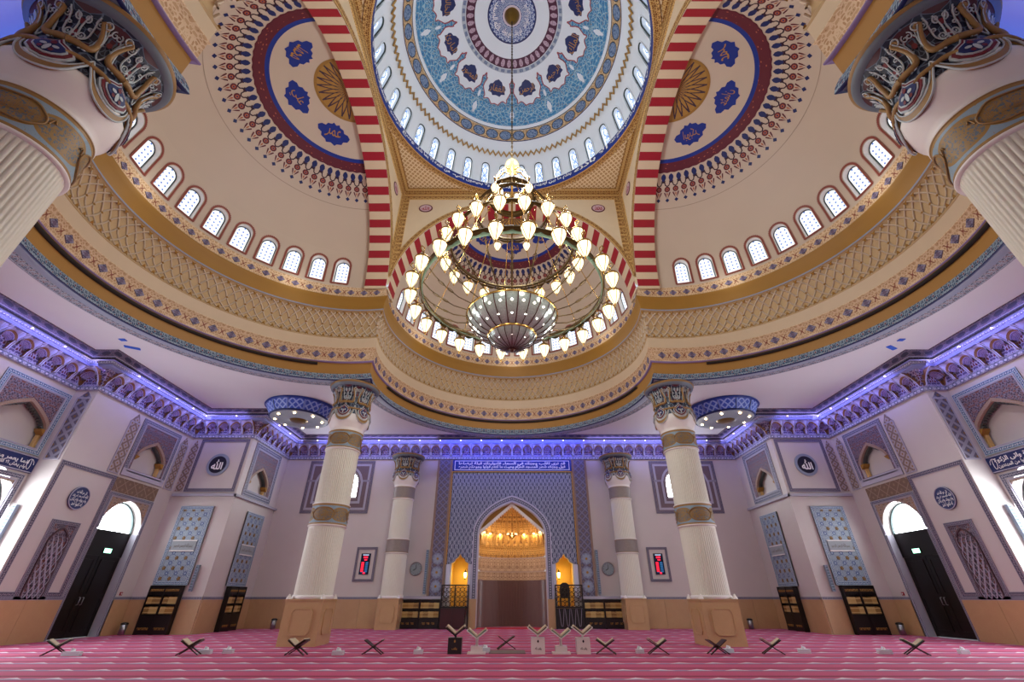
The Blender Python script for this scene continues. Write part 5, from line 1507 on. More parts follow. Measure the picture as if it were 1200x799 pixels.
# mihrab lamp
ml = thing('mihrab_lantern', 'small glowing gilt chandelier hanging inside the prayer niche', 'chandelier', (0, WALL_Y + .6, 4.6))
g = MB(); g.tube([(0, WALL_Y + .6, 6.2), (0, WALL_Y + .6, 4.95)], .012, 5); g.build('chain', brass_m, ml)
g = MB(); g.lathe([(0, 4.62), (.08, 4.66), (.2, 4.8), (.3, 4.84), (.3, 4.88), (.06, 4.95), (0, 4.99)], 20, 0, WALL_Y + .6); g.build('pan', brass_m, ml)
for k in range(8):
    t = pi * k / 4; g = MB(); cx_, cy_ = .3 * cos(t), WALL_Y + .6 + .3 * sin(t); g.lathe([(0, 4.86), (.03, 4.88), (.035, 4.93), (0, 5.0)], 8, cx_, cy_); g.build('bulb', globe_m, ml)
light('mihrab_lantern_light', 'POINT', (0, WALL_Y + .35, 4.55), 32 * LIGHTS['mihrab'], (1, .78, .52), .12)
for k in range(7):
    t = pi * (k + .5) / 7
    x, y, z = npnt(t, 5.02, RN - .22)
    lp = thing('niche_downlight', 'warm downlight in the ring under the prayer-niche half dome', 'spotlight', (x, y, z), group='warm downlights inside the prayer niche')
    g = MB(); g.lathe([(0, z), (.05, z), (.06, z + .03), (0, z + .05)], 10, x, y); g.build('lens', spot_m, lp)
    light('niche_downlight_beam', 'POINT', (x * .97, y - .03, z - .1), 8 * LIGHTS['mihrab'], (1, .72, .42), .05)
# pulpit balustrades, sconces, cabinets
for sg in (-1, 1):
    side = sides[sg]; x0, x1 = sorted((sg * 2.45, sg * 4.03)); yF = WALL_Y - .55
    bl = thing('pulpit_balustrade', 'dark lattice-work balcony rail in front of the ' + side + ' side niche', 'railing', ((x0 + x1) / 2, yF, 1.02))
    g = MB(); g.box(x0, x1, yF - .04, yF + .04, 2.06, 2.13); g.build('top_rail', black_m, bl)
    g = MB(); g.box(x0, x1, yF - .04, yF + .55, .98, 1.06); g.build('platform', black_m, bl)
    for x in (x0 + .03, (x0 + x1) / 2, x1 - .03):
        g = MB(); g.box(x - .035, x + .035, yF - .035, yF + .035, 0.0 if x != (x0 + x1) / 2 else 1.06, 2.06); g.build('post', black_m, bl)
    for k in range(2):
        g = MB(); xa = x0 + .07 + k * ((x1 - x0) / 2 - .02)
        for i in range(3):
            for j in range(4):
                cx_ = xa + .12 + i * .235; cz_ = 1.18 + j * .235
                g.tube([(cx_ + .13 * cos(2 * pi * t / 6 + .52), yF, cz_ + .13 * sin(2 * pi * t / 6 + .52)) for t in range(6)], .016, 4, True)
                for t in range(6): g.tube([(cx_ + .13 * cos(2 * pi * t / 6 + .52), yF, cz_ + .13 * sin(2 * pi * t / 6 + .52)), (cx_ + .05 * cos(2 * pi * t / 6), yF, cz_ + .05 * sin(2 * pi * t / 6))], .012, 3)
        g.build('lattice_screen', plain('pierced_walnut', c('#2c1a10'), .15, 8, rough=.4) if 'pierced_walnut' not in MATS else MATS['pierced_walnut'], bl, kind='stuff')
    sc_ = thing('wall_sconce', 'glowing yellow wall lantern inside the ' + side + ' side niche', 'lamp', (sg * 2.75, WALL_Y + .5, 2.6))
    g = MB(); g.lathe([(0, 2.46), (.05, 2.5), (.09, 2.72), (.07, 2.78), (0, 2.8)], 12, sg * 2.80, WALL_Y + .3); g.build('glass', mat('amber_globe', col=c('#fff0b0'), emit=c('#ffd860'), strength=22) if 'amber_globe' not in MATS else MATS['amber_globe'], sc_)
    g = MB(); g.lathe([(.1, 2.78), (.05, 2.86), (0, 2.95)], 12, sg * 2.80, WALL_Y + .3); g.tube([(sg * 2.80, WALL_Y + .3, 2.9), (sg * 2.72, WALL_Y + .3, 3.0), (sg * 2.64, WALL_Y + .3, 2.8)], .015, 5); g.lathe([(0, 2.4), (.04, 2.44), (.05, 2.5)], 10, sg * 2.8, WALL_Y + .3); g.build('bracket', brassd_m, sc_)
    light('wall_sconce_light', 'POINT', (sg * 2.95, WALL_Y + .45, 2.62), 16, (1, .74, .25), .07)
cb = thing('cabinet', 'dark red-brown closed cabinet under the left pulpit rail', 'cabinet', (-3.3, 28.15, 0))
g = MB(); g.box(-3.98, -2.62, 28.05, 28.35, 0.03, .98); g.build('body', plain('mahogany', c('#3a1518'), .15, 5, rough=.3), cb)
for k in range(2):
    g = MB(); xa = -3.95 + k * .67; g.box(xa, xa + .63, 28.03, 28.05, .08, .92); g.build('door', MATS['mahogany'], cb)
g = MB(); g.box(-4.02, -2.58, 28.0, 28.36, .98 - .001, 1.0); g.build('top', black_m, cb)
pf = thing('carved_panel', 'dark carved front with pale scroll inlay under the right pulpit rail', 'panel', (3.25, 28.2, 0))
g = MB(); g.box(2.5, 4.0, 28.22, 28.34, .02, .97); g.build('board', black_m, pf)
for k in range(4):
    for sx in (-1, 1):
        g = MB(); cx_ = 2.78 + k * .33; g.tube([(cx_ + sx * (.02 + .12 * t), 28.21, .12 + .75 * t - .1 * sin(5 * t)) for t in [j / 8 for j in range(9)]], .014, 4)
        g.build('pale_scroll', MATS.get('pale_inlay') or plain('pale_inlay', c('#8d8290'), .1, 7), pf)
ch = thing('armchair', 'black high-backed chair standing on the right pulpit platform', 'chair', (3.05, 28.65, 1.06))
g = MB(); g.cdt([(-.26, 1.5), (.26, 1.5), (.29, 1.9), (.24, 2.15), (.1, 2.24), (-.1, 2.24), (-.24, 2.15), (-.29, 1.9)], fn=lambda a, b: (3.05 + a, 28.20, b + .0)); Pq = Pl((3.05, 28.3, 0), (1, 0, 0), (0, -1, 0)); Pq.plate(g, [(-.26, 1.5), (.26, 1.5), (.29, 1.9), (.24, 2.15), (.1, 2.24), (-.1, 2.24), (-.24, 2.15), (-.29, 1.9)], 0, .08); g.v = [(a, b + .38, z) for a, b, z in g.v]; g.build('backrest', black_m, ch)
g = MB(); g.box(2.78, 3.32, 28.5, 28.98, 1.46, 1.56); g.build('seat', black_m, ch)
for ax in (2.8, 3.27):
    for ay in (28.52, 28.93):
        g = MB(); g.tube([(ax, ay, 1.06), (ax, ay, 1.47)], .025, 6); g.build('leg', black_m, ch)

# ------------------------------------------------------------------ columns
def f_band(m):
    u, v = m.uv()      # u = angle in radians, v = metres up the band
    p = pi / 3; a = ((u / p).fr() - .5) * p * .72; b = v - .385
    # cartouche outline and script-like scribble inside
    e = (a.ab() / .40); f = b.ab() / .25
    cart = (e * e * e + f * f) < 1.0
    n = m.noise(m.vec(a * 1.0, b), 9, 3, 1.5)
    n2 = m.noise(m.vec(a + 3, b), 16, 2, .5)
    scr = ((n - .5).ab() < .05).mx((n2 - .5).ab() < .045)
    inner = m.mix(scr, c('#5f6f7c'), c('#9a7c48'))
    out_ = m.mix((n2 > .68), c('#8ba3b2'), c('#a08a5e'))
    colr = m.mix(cart, out_, inner); colr = m.mix(((e * e * e + f * f) - 1.0).ab() < .18, colr, c('#9c7a40'))
    edge = (b.ab() > .325)
    return m.mix(edge, colr, c('#9c7a42')), scr.mx(edge)
band_m = mat('column_band', fn=f_band, rough=.5, bump=.7, dist=.03)
band2_m = plain('dull_band', c('#8a8078'), .15, 9, rough=.5)
cap_gold = plain('capital_gilt', c('#94723f'), .12, 7, rough=.5)
cap_pale = plain('capital_pale_edge', c('#b8c2c4'), .05, 7, rough=.5)
cap_slate = plain('capital_slate', c('#66727c'), .08, 5, rough=.5)
garnet_m = plain('garnet_paint', c('#6e1420'), .1, 7, rough=.5)

def column(loc, label, zf=lambda z: z, r=.71, band=band_m, ped=.69, nfl=56, group=None, ns=6):
    X0, Y0 = loc
    rt = thing('column', label, 'column', (X0, Y0, 0), 0, group)
    z = zf
    # pedestal with a raised octagonal panel on each face
    g = MB(); g.box(X0 - ped, X0 + ped, Y0 - ped, Y0 + ped, 0, 1.40); g.build('pedestal', marble_m, rt)
    for i in range(4):
        nd = ((0, -1), (1, 0), (0, 1), (-1, 0))[i]; ua = (-nd[1], nd[0])
        P = Pl((X0 + nd[0] * ped, Y0 + nd[1] * ped, 0), (ua[0], ua[1], 0), (nd[0], nd[1], 0))
        o8 = [(-.38, .46), (-.28, .34), (.28, .34), (.38, .46), (.38, 1.02), (.28, 1.14), (-.28, 1.14), (-.38, 1.02)]
        g = MB(); P.plate(g, o8, 0, .025); P.strip(g, o8, .03, 0, .04, True); g.build('pedestal_panel', marble_m, rt)
    g = MB(); g.box(X0 - ped - .03, X0 + ped + .03, Y0 - ped - .03, Y0 + ped + .03, 1.40, 1.45); g.build('pedestal_cap', marble_m, rt)
    for sx in (-1, 1):
        for sy in (-1, 1):
            g = MB(); cx_, cy_ = X0 + sx * ped * .92, Y0 + sy * ped * .92
            g.lathe([(.0, 1.62), (.03, 1.60), (.05, 1.54), (.09, 1.5), (.1, 1.45)], 8, cx_, cy_); g.build('corner_knob', white_m, rt)
    def fl(name, z0, z1):
        g = MB(); per = 6; N = nfl * per
        def fn(u, zz):
            k = abs(sin(u * nfl / 2)); rr = r - .028 * (1 - k ** .55) * (1 if z0 + .08 < zz < z1 - .08 else .0) - .0
            return (X0 + rr * cos(u), Y0 + rr * sin(u), zz)
        g.grid(fn, [2 * pi * i / N for i in range(N)], [z0, z0 + .1, z0 + .12, z1 - .12, z1 - .1, z1], None, 0, True, True)
        g.build(name, shaft_m, rt)
    fl('lower_shaft', 1.45, z(3.98)); fl('upper_shaft', z(4.87), z(7.13))
    def lt(name, prof, m_, n=64, us=1): g = MB(); g.lathe(prof, n, X0, Y0, uscale=us); g.build(name, m_, rt); return g
    lt('shaft_foot', [(r + .02, 1.45), (r + .06, 1.5), (r + .03, 1.56), (r, 1.58)], white_m)
    for a, b in ((3.98, 4.87), (7.13, 8.06)):
        lt('collar_ring', [(r - .02, z(a)), (r + .05, z(a) + .01), (r + .06, z(a) + .04), (r + .04, z(a) + .07)], white_m)
        lt('script_band', [(r + .035, z(a) + .06), (r + .035, z(b) - .06)], band)
        lt('gilt_line', [(r + .035, z(b) - .07), (r + .055, z(b) - .055), (r + .035, z(b) - .04)], cap_gold)
        lt('gilt_line', [(r + .035, z(a) + .05), (r + .055, z(a) + .07), (r + .035, z(a) + .09)], cap_gold)
        lt('collar_ring', [(r + .04, z(b) - .05), (r + .06, z(b) - .02), (r + .04, z(b))], white_m)
    lt('neck_bulge', [(r + .03, z(8.06)), (r + .02, z(8.12)), (r + .05, z(8.2)), (r + .14, z(8.38)), (r + .19, z(8.55)), (r + .19, z(8.72)), (r + .1, z(8.9)), (r, z(9.0))], white_m)
    prof = [(r + .17, 8.58), (r + .17, 8.78), (r + .11, 9.05), (r + .06, 9.35), (r + .06, 9.6), (r + .12, 9.9), (r + .24, 10.12), (r + .33, 10.22)]
    def cr_(zz):
        for i in range(len(prof) - 1):
            if prof[i][1] <= zz <= prof[i + 1][1]:
                t = (zz - prof[i][1]) / (prof[i + 1][1] - prof[i][1]); return prof[i][0] + (prof[i + 1][0] - prof[i][0]) * t
        return prof[-1][0] if zz > 10 else prof[0][0]
    def cp(a, zz, k=0.0): rr = cr_(zz) + k; return (X0 + rr * cos(a), Y0 + rr * sin(a), z(zz))
    g = MB(); g.lathe([(p[0], z(p[1])) for p in prof[1:]], 64, X0, Y0, uscale=.7 / (2 * pi / ns) ); g.build('capital_bell', cap_arab, rt)
    lt('abacus', [(r + .30, z(10.18)), (r + .40, z(10.22)), (r + .42, z(10.30))], cap_slate)
    lt('abacus_gilt', [(r + .42, z(10.30)), (r + .46, z(10.34)), (r + .44, z(10.40)), (r + .3, z(10.44)), (0.01, z(10.44))], cap_gold)
    st = 2 * pi / ns
    A_ = lambda pts, a0, k: [cp(a0 + x, zz, k) for x, zz in pts]
    def bez(P_, n=14):
        out = []
        for j in range(n + 1):
            t = j / n; q = [Vector(p) for p in P_]
            while len(q) > 1: q = [q[i] * (1 - t) + q[i + 1] * t for i in range(len(q) - 1)]
            out.append((q[0].x, q[0].y))
        return out
    for k in range(ns):
        a0 = k * st - pi / 2
        # scalloped hem hanging round each medallion
        hem = bez([(-st / 2, 9.05), (-st * .40, 8.85), (-st * .38, 8.42), (0, 8.40)], 10) + bez([(0, 8.40), (st * .38, 8.42), (st * .40, 8.85), (st / 2, 9.05)], 10)[1:]
        g = MB()
        for i in range(len(hem) - 1):
            (x0, z0_), (x1, z1_) = hem[i], hem[i + 1]
            g.quad(cp(a0 + x0, z0_ + .01, .05), cp(a0 + x1, z1_ + .01, .05), cp(a0 + x1, z1_ + .16, .035), cp(a0 + x0, z0_ + .16, .035))
            g.quad(cp(a0 + x0, z0_, .0), cp(a0 + x1, z1_, .0), cp(a0 + x1, z1_ + .01, .05), cp(a0 + x0, z0_ + .01, .05))
        g.build('gilt_hem', cap_gold, rt)
        g = MB(); g.tube(A_(hem, a0, .045), .018, 5, cap=False); g.tube(A_([(x, zz + .16) for x, zz in hem], a0, .035), .014, 5, cap=False)
        g.build('hem_piping', cap_pale, rt)
        # medallion: onion-shaped, pale / garnet / pale / navy rings with a flower
        shp = [(0, -1.0), (.45, -.86), (.85, -.45), (1.0, .0), (.8, .42), (.42, .68), (.15, .85), (0, 1.15)]; shp = shp + [(-x, y) for x, y in shp[-2:0:-1]]
        g = MB()
        for j, (sc_, mi) in enumerate(((1.0, 0), (.88, 1), (.70, 0), (.60, 2))):
            P_ = [(x * .30 * sc_ / .88, 8.93 + y * .33 * sc_) for x, y in shp]; kk = .055 + .012 * j
            g.cdt(P_, fn=lambda x, zz: cp(a0 + x, zz, kk), mi=mi)
            n_ = len(P_)
            for i in range(n_): g.quad(cp(a0 + P_[i][0], P_[i][1], 0), cp(a0 + P_[(i + 1) % n_][0], P_[(i + 1) % n_][1], 0), cp(a0 + P_[(i + 1) % n_][0], P_[(i + 1) % n_][1], kk), cp(a0 + P_[i][0], P_[i][1], kk), mi)
        for (ox, oz, sx_, sz_, mi) in ((0, 8.84, .035, .12, 0), (-.08, 8.92, .045, .045, 0), (.08, 8.92, .045, .045, 0), (0, 9.04, .04, .06, 1), (-.07, 8.80, .03, .05, 1), (.07, 8.80, .03, .05, 1)):
            g.cdt([(ox + x * sx_, oz + y * sz_) for x, y in circ(0, 0, 1, 8)], fn=lambda x, zz: cp(a0 + x, zz, .1), mi=mi)
        g.build('onion_medallion', [cap_pale, garnet_m, navy_m], rt)
        # gilt S-ribs rising from between the medallions and curling into volutes
        g = MB(); h = MB()
        for sg in (-1, 1):
            rib = bez([(0, 9.38), (sg * st * .30, 9.42), (sg * st * .46, 9.15), (sg * st * .42, 9.7), (sg * st * .28, 9.98)], 14)
            vol = [(sg * st * (.26 - .0) + sg * .085 * (1 - math.cos(t)) * (1 - t / 9) , 9.95 + .10 * sin(t) * (1 - t / 9)) for t in [j * .55 for j in range(1, 9)]]
            full = rib + vol; n_ = len(full)
            g.tube([cp(a0 + x, zz, .05 + .03 * j / n_) for j, (x, zz) in enumerate(full)], [.062 * (1 - .75 * j / n_) for j in range(n_)], 6)
            h.tube([cp(a0 + x + sg * .03, zz + .03, .07 + .03 * j / n_) for j, (x, zz) in enumerate(full)], .012, 4, cap=False)
            arm = bez([(sg * st * .16, 8.98), (sg * st * .34, 9.12), (sg * st * .44, 9.0), (sg * st * .5, 9.05)], 8)
            g.tube([cp(a0 + x, zz, .05) for x, zz in arm], .045, 5)
            # white leaf sprays on the bell
            for (x_, z_, r0, turns, ph) in ((.10, 9.62, .085, 1.6, 3.2), (.26, 9.98, .075, 1.5, 2.0), (.40, 9.62, .07, 1.4, .5), (.07, 9.98, .06, 1.4, 4.2), (.49, 9.98, .06, 1.2, 1.6), (.30, 9.36, .05, 1.3, 2.5), (.17, 9.80, .05, 1.2, 5.2)):
                n_ = 16; h.tube([cp(a0 + sg * (x_ + r0 * (1 - .85 * j / n_) * cos(ph + turns * 2 * pi * j / n_)), z_ + 1.15 * r0 * (1 - .85 * j / n_) * sin(ph + turns * 2 * pi * j / n_), .022) for j in range(n_ + 1)], [.017 * (1 - .4 * j / n_) for j in range(n_ + 1)], 4, cap=False)
            for P0 in ([(0, 9.45), (.12, 9.6), (-.06, 9.8), (.10, 10.05)], [(.52, 9.3), (.36, 9.55), (.50, 9.8), (.34, 10.1)], [(.10, 9.5), (.30, 9.62), (.16, 9.85), (.22, 10.1)], [(.20, 9.30), (.40, 9.42), (.28, 9.7), (.44, 9.95)]):
                h.tube([cp(a0 + sg * x, zz, .022) for x, zz in bez(P0, 10)], .015, 4, cap=False)
        g.build('gilt_scroll', cap_gold, rt); h.build('pale_tendrils', cap_pale, rt, kind='stuff')
        g = MB()
        for (ox, oz, s1, s2) in ((0, 9.62, .05, .09), (-.11, 9.5, .035, .05), (.11, 9.5, .035, .05), (0, 9.9, .06, .06), (st / 2, 9.75, .05, .07), (st / 2 - .09, 9.92, .03, .04), (st / 2 + .09, 9.92, .03, .04)):
            g.cdt([(ox + x * s1, oz + y * s2) for x, y in circ(0, 0, 1, 6)], fn=lambda x, zz: cp(a0 + x, zz, .025))
        g.build('garnet_buds', garnet_m, rt, kind='stuff')
        if r > .7:
            cc_ = z(7.13) + .46
            for zc, rr in ((z(7.13) + .465, r + .04), (z(3.98) + .445, r + .04)):
                if k % 2: continue
                g = MB()
                def bp(x, y, q_=.0): return (X0 + (rr + q_) * cos(a0 + x), Y0 + (rr + q_) * sin(a0 + x), zc + y)
                ol = [(.62 * (abs(cos(t)) ** .8) * (1 if cos(t) > 0 else -1), .24 * sin(t) * (1 + .08 * cos(6 * t))) for t in [2 * pi * i / 36 for i in range(36)]]
                g.tube([bp(x, y, .012) for x, y in ol], .016, 4, True)
                put_text(g, 'لا اله الا الله محمد رسول الله', 1.0, .30, lambda x, y: bp(-x if False else x, y, .03), 0, .02)
                for sx in (-1, 1):
                    g.tube([bp(sx * (.66 + .09 * t), .12 * sin(2.6 * t), .012) for t in [j / 10 for j in range(11)]], .014, 4)
                g.build('gilt_script_cartouche', cap_gold, rt)
    return rt
ztop = lambda z: z if z < 7.1 else 7.13 + (z - 7.13) * (10.31 - 7.13) / (10.44 - 7.13)
c0 = column((-7.68, 19.2), 'white column on a marble pedestal, left of the central prayer niche', ztop)
for (x, y, lb) in ((7.68, 19.2, 'white column on a marble pedestal, right of the central prayer niche'),
                   (-7.62, 4.08, 'huge close column seen from below at the upper left, fluted shaft and painted capital'),
                   (7.62, 4.08, 'huge close column seen from below at the upper right, fluted shaft and painted capital')):
    dup(c0, (x, y, 0), 0 if y > 10 else rad(30 if x < 0 else -30), lb, None, None if y > 10 else (.95, .95, 1))
zr = lambda z: z if z < 2 else (z - 7.13) * (9.5 - 6.72) / (10.44 - 7.13) + 6.72 if z > 7 else (3.69 + (z - 3.98) * .93 if z < 4.9 else 6.72)
def zr(z):
    if z <= 1.6: return z
    if z < 4.9: return 3.69 + (z - 3.98) * .9
    return 6.72 + (z - 7.13) * .84
c1 = column((-6.83, 28.15), 'engaged white column on the far wall, left of the mihrab portal', zr, .62, band2_m, .58, 48)
dup(c1, (6.83, 28.15, 0), 0, 'engaged white column on the far wall, right of the mihrab portal')

# ------------------------------------------------------------------ ceiling bowls with spots
blue_lat = mat('bowl_blue_lattice', fn=f_lat(.36, c('#8ea4dc'), c('#2a4cb4'), .14), rough=.5)
pewter = plain('pewter_relief', c('#93a0ac'), .18, 12, rough=.45)
for s in (-1, 1):
    X0, Y0 = s * 11.9, 22.7
    rt = thing('ceiling_bowl_light', 'round blue lattice-sided ceiling fitting with eight spots, ' + sides[s] + ' of the nave', 'ceiling light', (X0, Y0, ZC))
    g = MB(); g.lathe([(1.86, 10.69), (1.9, 10.62), (1.82, 10.56)], 64, X0, Y0); g.build('top_rim', blue_m, rt)
    for k in range(12):
        a0, a1 = 2 * pi * k / 12 + .03, 2 * pi * (k + 1) / 12 - .03
        g = MB(); g.lathe([(1.80, 10.58), (1.7, 10.4), (1.5, 10.08)], 6, X0, Y0, 0, a0, a1, uscale=1.7); g.build('lattice_panel', blue_lat, rt)
        g = MB(); g.lathe([(1.83, 10.58), (1.73, 10.4), (1.53, 10.07)], 1, X0, Y0, 0, a0 - .05, a0 + .0); g.build('rib', plain('bowl_rib_blue', c('#6c84cc'), .05, 4) if 'bowl_rib_blue' not in MATS else MATS['bowl_rib_blue'], rt)
    g = MB(); g.lathe([(1.52, 10.1), (1.56, 10.04), (1.48, 10.0)], 64, X0, Y0); g.build('lower_rim', navy_m, rt)
    g = MB(); g.lathe([(1.48, 10.0), (1.0, 9.93), (.95, 9.96), (.5, 9.94), (.48, 9.99)], 48, X0, Y0); g.build('relief_disc', pewter, rt)
    g = MB(); g.lathe([(.5, 9.99), (.44, 9.93), (.2, 9.90), (0.001, 9.89)], 32, X0, Y0); g.build('gilt_centre', plain('antique_gilt', c('#7d6026'), .25, 8, rough=.3, metal=.7) if 'antique_gilt' not in MATS else MATS['antique_gilt'], rt)
    for k in range(8):
        a = 2 * pi * (k + .3) / 8; g = MB(); g.lathe([(.06, 9.96), (.05, 9.925), (0.001, 9.92)], 12, X0 + 1.22 * cos(a), Y0 + 1.22 * sin(a)); g.build('spot', spot_m, rt)
    light('ceiling_bowl_spots', 'AREA', (X0, Y0, 9.86), 20, (1, .86, .7), 1.6)

# ------------------------------------------------------------------ chandelier
chn = thing('chandelier', 'vast tiered brass chandelier of lit lanterns with a cut-glass bowl', 'chandelier', (0, CY, 8))
bd = brassd_m
def ringtube(r, z, rad_, m_, name, n=72): g = MB(); g.tube([(r * cos(2 * pi * i / n), CY + r * sin(2 * pi * i / n), z) for i in range(n)], rad_, 6, True); return g.build(name, m_, chn)
def lathe_(prof, m_, name, n=48): g = MB(); g.lathe(prof, n, 0, CY); return g.build(name, m_, chn)
lathe_([(0.001, 29.75), (.14, 29.8), (.34, 30.05), (.42, 30.3), (.44, 30.38)], plain('canopy_brass', c('#8c6a2c'), .2, 9, rough=.3, metal=.8), 'canopy', 24)
g = MB()
zc = 17.3
while zc < 29.8:
    g.tube([(.035 * cos(2 * pi * i / 6) * 1, CY, zc + .12 * sin(2 * pi * i / 6)) for i in range(6)], .014, 4, True)
    g.tube([(0, CY + .035 * cos(2 * pi * i / 6), zc + .15 + .12 * sin(2 * pi * i / 6)) for i in range(6)], .014, 4, True); zc += .3
g.build('chain', brassd_m, chn)
g = MB(); g.tube([(0, CY, 8.2), (0, CY, 17.4)], .035, 8); g.build('spindle', brass_m, chn)
# crown: glowing ball, open cage, collar
lathe_([(.001, 17.25), (.12, 17.2), (.26, 17.05), (.30, 16.85), (.24, 16.65), (.1, 16.5), (.001, 16.46)], mat('amber_cut_glass', col=c('#f0d890'), emit=c('#ffe08a'), strength=1.6, rough=.2), 'crown_ball', 24)
for k in range(8):
    g = MB(); t = 2 * pi * k / 8; g.tube([(rr * cos(t), CY + rr * sin(t), z) for rr, z in ((.1, 16.6), (.35, 16.5), (.62, 16.1), (.8, 15.6), (.88, 15.1))], .035, 5)
    g.build('crown_rib', brass_m, chn)
for k in range(8):
    t = 2 * pi * (k + .5) / 8; g = MB(); x_, y_ = .5 * cos(t), CY + .5 * sin(t)
    g.lathe([(.001, 15.2), (.07, 15.25), (.11, 15.5), (.08, 15.7), (.001, 15.78)], 8, x_, y_); g.build('crown_lantern', globe_m if k % 2 else brass_m, chn)
lathe_([(.80, 15.12), (.92, 15.1), (.96, 15.0), (.9, 14.86), (.8, 14.88)], bd, 'crown_collar')
for k in range(16):
    g = MB(); t = 2 * pi * k / 16; g.tube([(.93 * cos(t), CY + .93 * sin(t), 14.95 + .0), (1.02 * cos(t), CY + 1.02 * sin(t), 14.8), (.95 * cos(t), CY + .95 * sin(t), 14.66)], .025, 4)
    g.build('collar_drop', brass_m, chn)
# lanterns
def lantern_proto(sc_=1.0, lit=True):
    g = MB(); n = 10
    pr = [(.001, -.58), (.045, -.55), (.09, -.47), (.17, -.28), (.20, -.14), (.17, -.06), (.12, -.03)]
    g.lathe([(a * sc_, b * sc_) for a, b in pr], n, 0, 0)
    gl = g.build('lantern_glass', globe_m if lit else brassd_m, None)
    g = MB(); g.lathe([(a * sc_, b * sc_) for a, b in [(.215, -.14), (.225, -.10), (.19, -.04), (.11, .01), (.07, .06), (.03, .1), (.001, .16)]], 16, 0, 0)
    for k in range(5):
        t = 2 * pi * k / 5; g.tube([(a * 1.04 * sc_ * cos(t), a * 1.04 * sc_ * sin(t), b * sc_) for a, b in pr], .011 * sc_, 4, cap=False)
    g.lathe([(a * sc_, b * sc_) for a, b in [(.001, -.68), (.03, -.64), (.02, -.58)]], 8, 0, 0)
    cp_ = g.build('lantern_cap', brass_m, gl)
    return gl
lp = lantern_proto(); lps = lantern_proto(.72); used = set()
def put_lantern(x, y, z, pr):
    if pr in used: o = pr.copy(); COL.objects.link(o); ch_ = pr.children[0].copy(); COL.objects.link(ch_); ch_.parent = o
    else: o = pr; used.add(pr)
    o.parent = chn; o.location = (x, y - CY, z - 8)
def tier(R1, zt, n, zr_, ph, pr, drop, RL, nm):
    lathe_([(R1 - .03, zr_ - .03), (R1 + .03, zr_ - .05), (R1 + .05, zr_ + .02), (R1 + .02, zr_ + .08), (R1 - .03, zr_ + .06), (R1 - .03, zr_ - .03)], bd, nm + '_ring', 96)
    g = MB(); N = n * 2
    for k in range(N):      # scalloped gallery under the ring
        t0, t1 = 2 * pi * k / N, 2 * pi * (k + 1) / N
        for j in range(4):
            a, b = t0 + (t1 - t0) * j / 4, t0 + (t1 - t0) * (j + 1) / 4; h0, h1 = .10 * sin(pi * j / 4), .10 * sin(pi * (j + 1) / 4)
            q0, q1 = (R1 + .05) * cos(a), (R1 + .05) * sin(a); q2, q3 = (R1 + .05) * cos(b), (R1 + .05) * sin(b)
            g.quad((q0, CY + q1, zr_ - .06), (q2, CY + q3, zr_ - .06), (q2, CY + q3, zr_ - .10 - h1), (q0, CY + q1, zr_ - .10 - h0))
    g.build(nm + '_gallery', bd, chn)
    for k in range(n):
        g = MB()
        t = 2 * pi * (k + ph) / n - pi / 2; cs_, sn_ = cos(t), sin(t)
        pts = [(R1, zr_), (R1 + .12, zr_ - .12), (RL - .02, zr_ - .0), (RL + .10, zr_ + .12), (RL + .06, zr_ + .24), (RL - .04, zr_ + .2), (RL, zt + .16)]
        g.tube([(a * cs_, CY + a * sn_, b) for a, b in pts], .02, 4)
        g.build('lantern_arm', brass_m, chn)
        put_lantern(RL * cs_, CY + RL * sn_, zt + .25, pr)
tier(3.02, 9.85, 24, 10.25, .5, lp, 0, 3.32, 'lower'); tier(2.2, 11.9, 20, 12.3, .5, lp, 0, 2.45, 'middle'); tier(1.35, 13.7, 8, 14.1, .5, lps, 0, 1.55, 'upper')
# glass skirt under the lower ring
lathe_([(3.0, 10.2), (2.99, 10.12), (2.95, 10.08)], mat('sea_glass_band', col=c('#7f9a86'), rough=.15, metal=.2), 'glass_band', 96)
# raking rods
for k in range(12):
    g = MB(); t = 2 * pi * (k + .25) / 12; cs_, sn_ = cos(t), sin(t)
    g.tube([(.9 * cs_, CY + .9 * sn_, 14.9), (1.35 * cs_, CY + 1.35 * sn_, 14.1)], .018, 4)
    g.tube([(1.35 * cs_, CY + 1.35 * sn_, 14.1), (2.2 * cs_, CY + 2.2 * sn_, 12.35)], .018, 4)
    g.tube([(2.2 * cs_, CY + 2.2 * sn_, 12.3), (3.02 * cs_, CY + 3.02 * sn_, 10.3)], .018, 4)
    g.build('stay_rod', brass_m, chn)
for k in range(24):
    h = MB(); t = 2 * pi * k / 24; cs_, sn_ = cos(t), sin(t)
    L = [(1.47, 9.34), (1.9, 9.42), (2.3, 9.62), (2.7, 9.9), (2.98, 10.2)]
    h.tube([(a * cs_, CY + a * sn_, b) for a, b in L], .022, 4)
    for (a, b) in ((2.05, 9.50), (2.35, 9.66)):
        for sg in (-1, 1):
            h.tube([((a + d) * cs_ - sg * w_ * sn_, CY + (a + d) * sn_ + sg * w_ * cs_, b + d * .5) for d, w_ in ((0, 0), (.08, .05), (.18, .055), (.26, .0))], .012, 3)
    h.build('wheat_ear_rod', bd, chn)
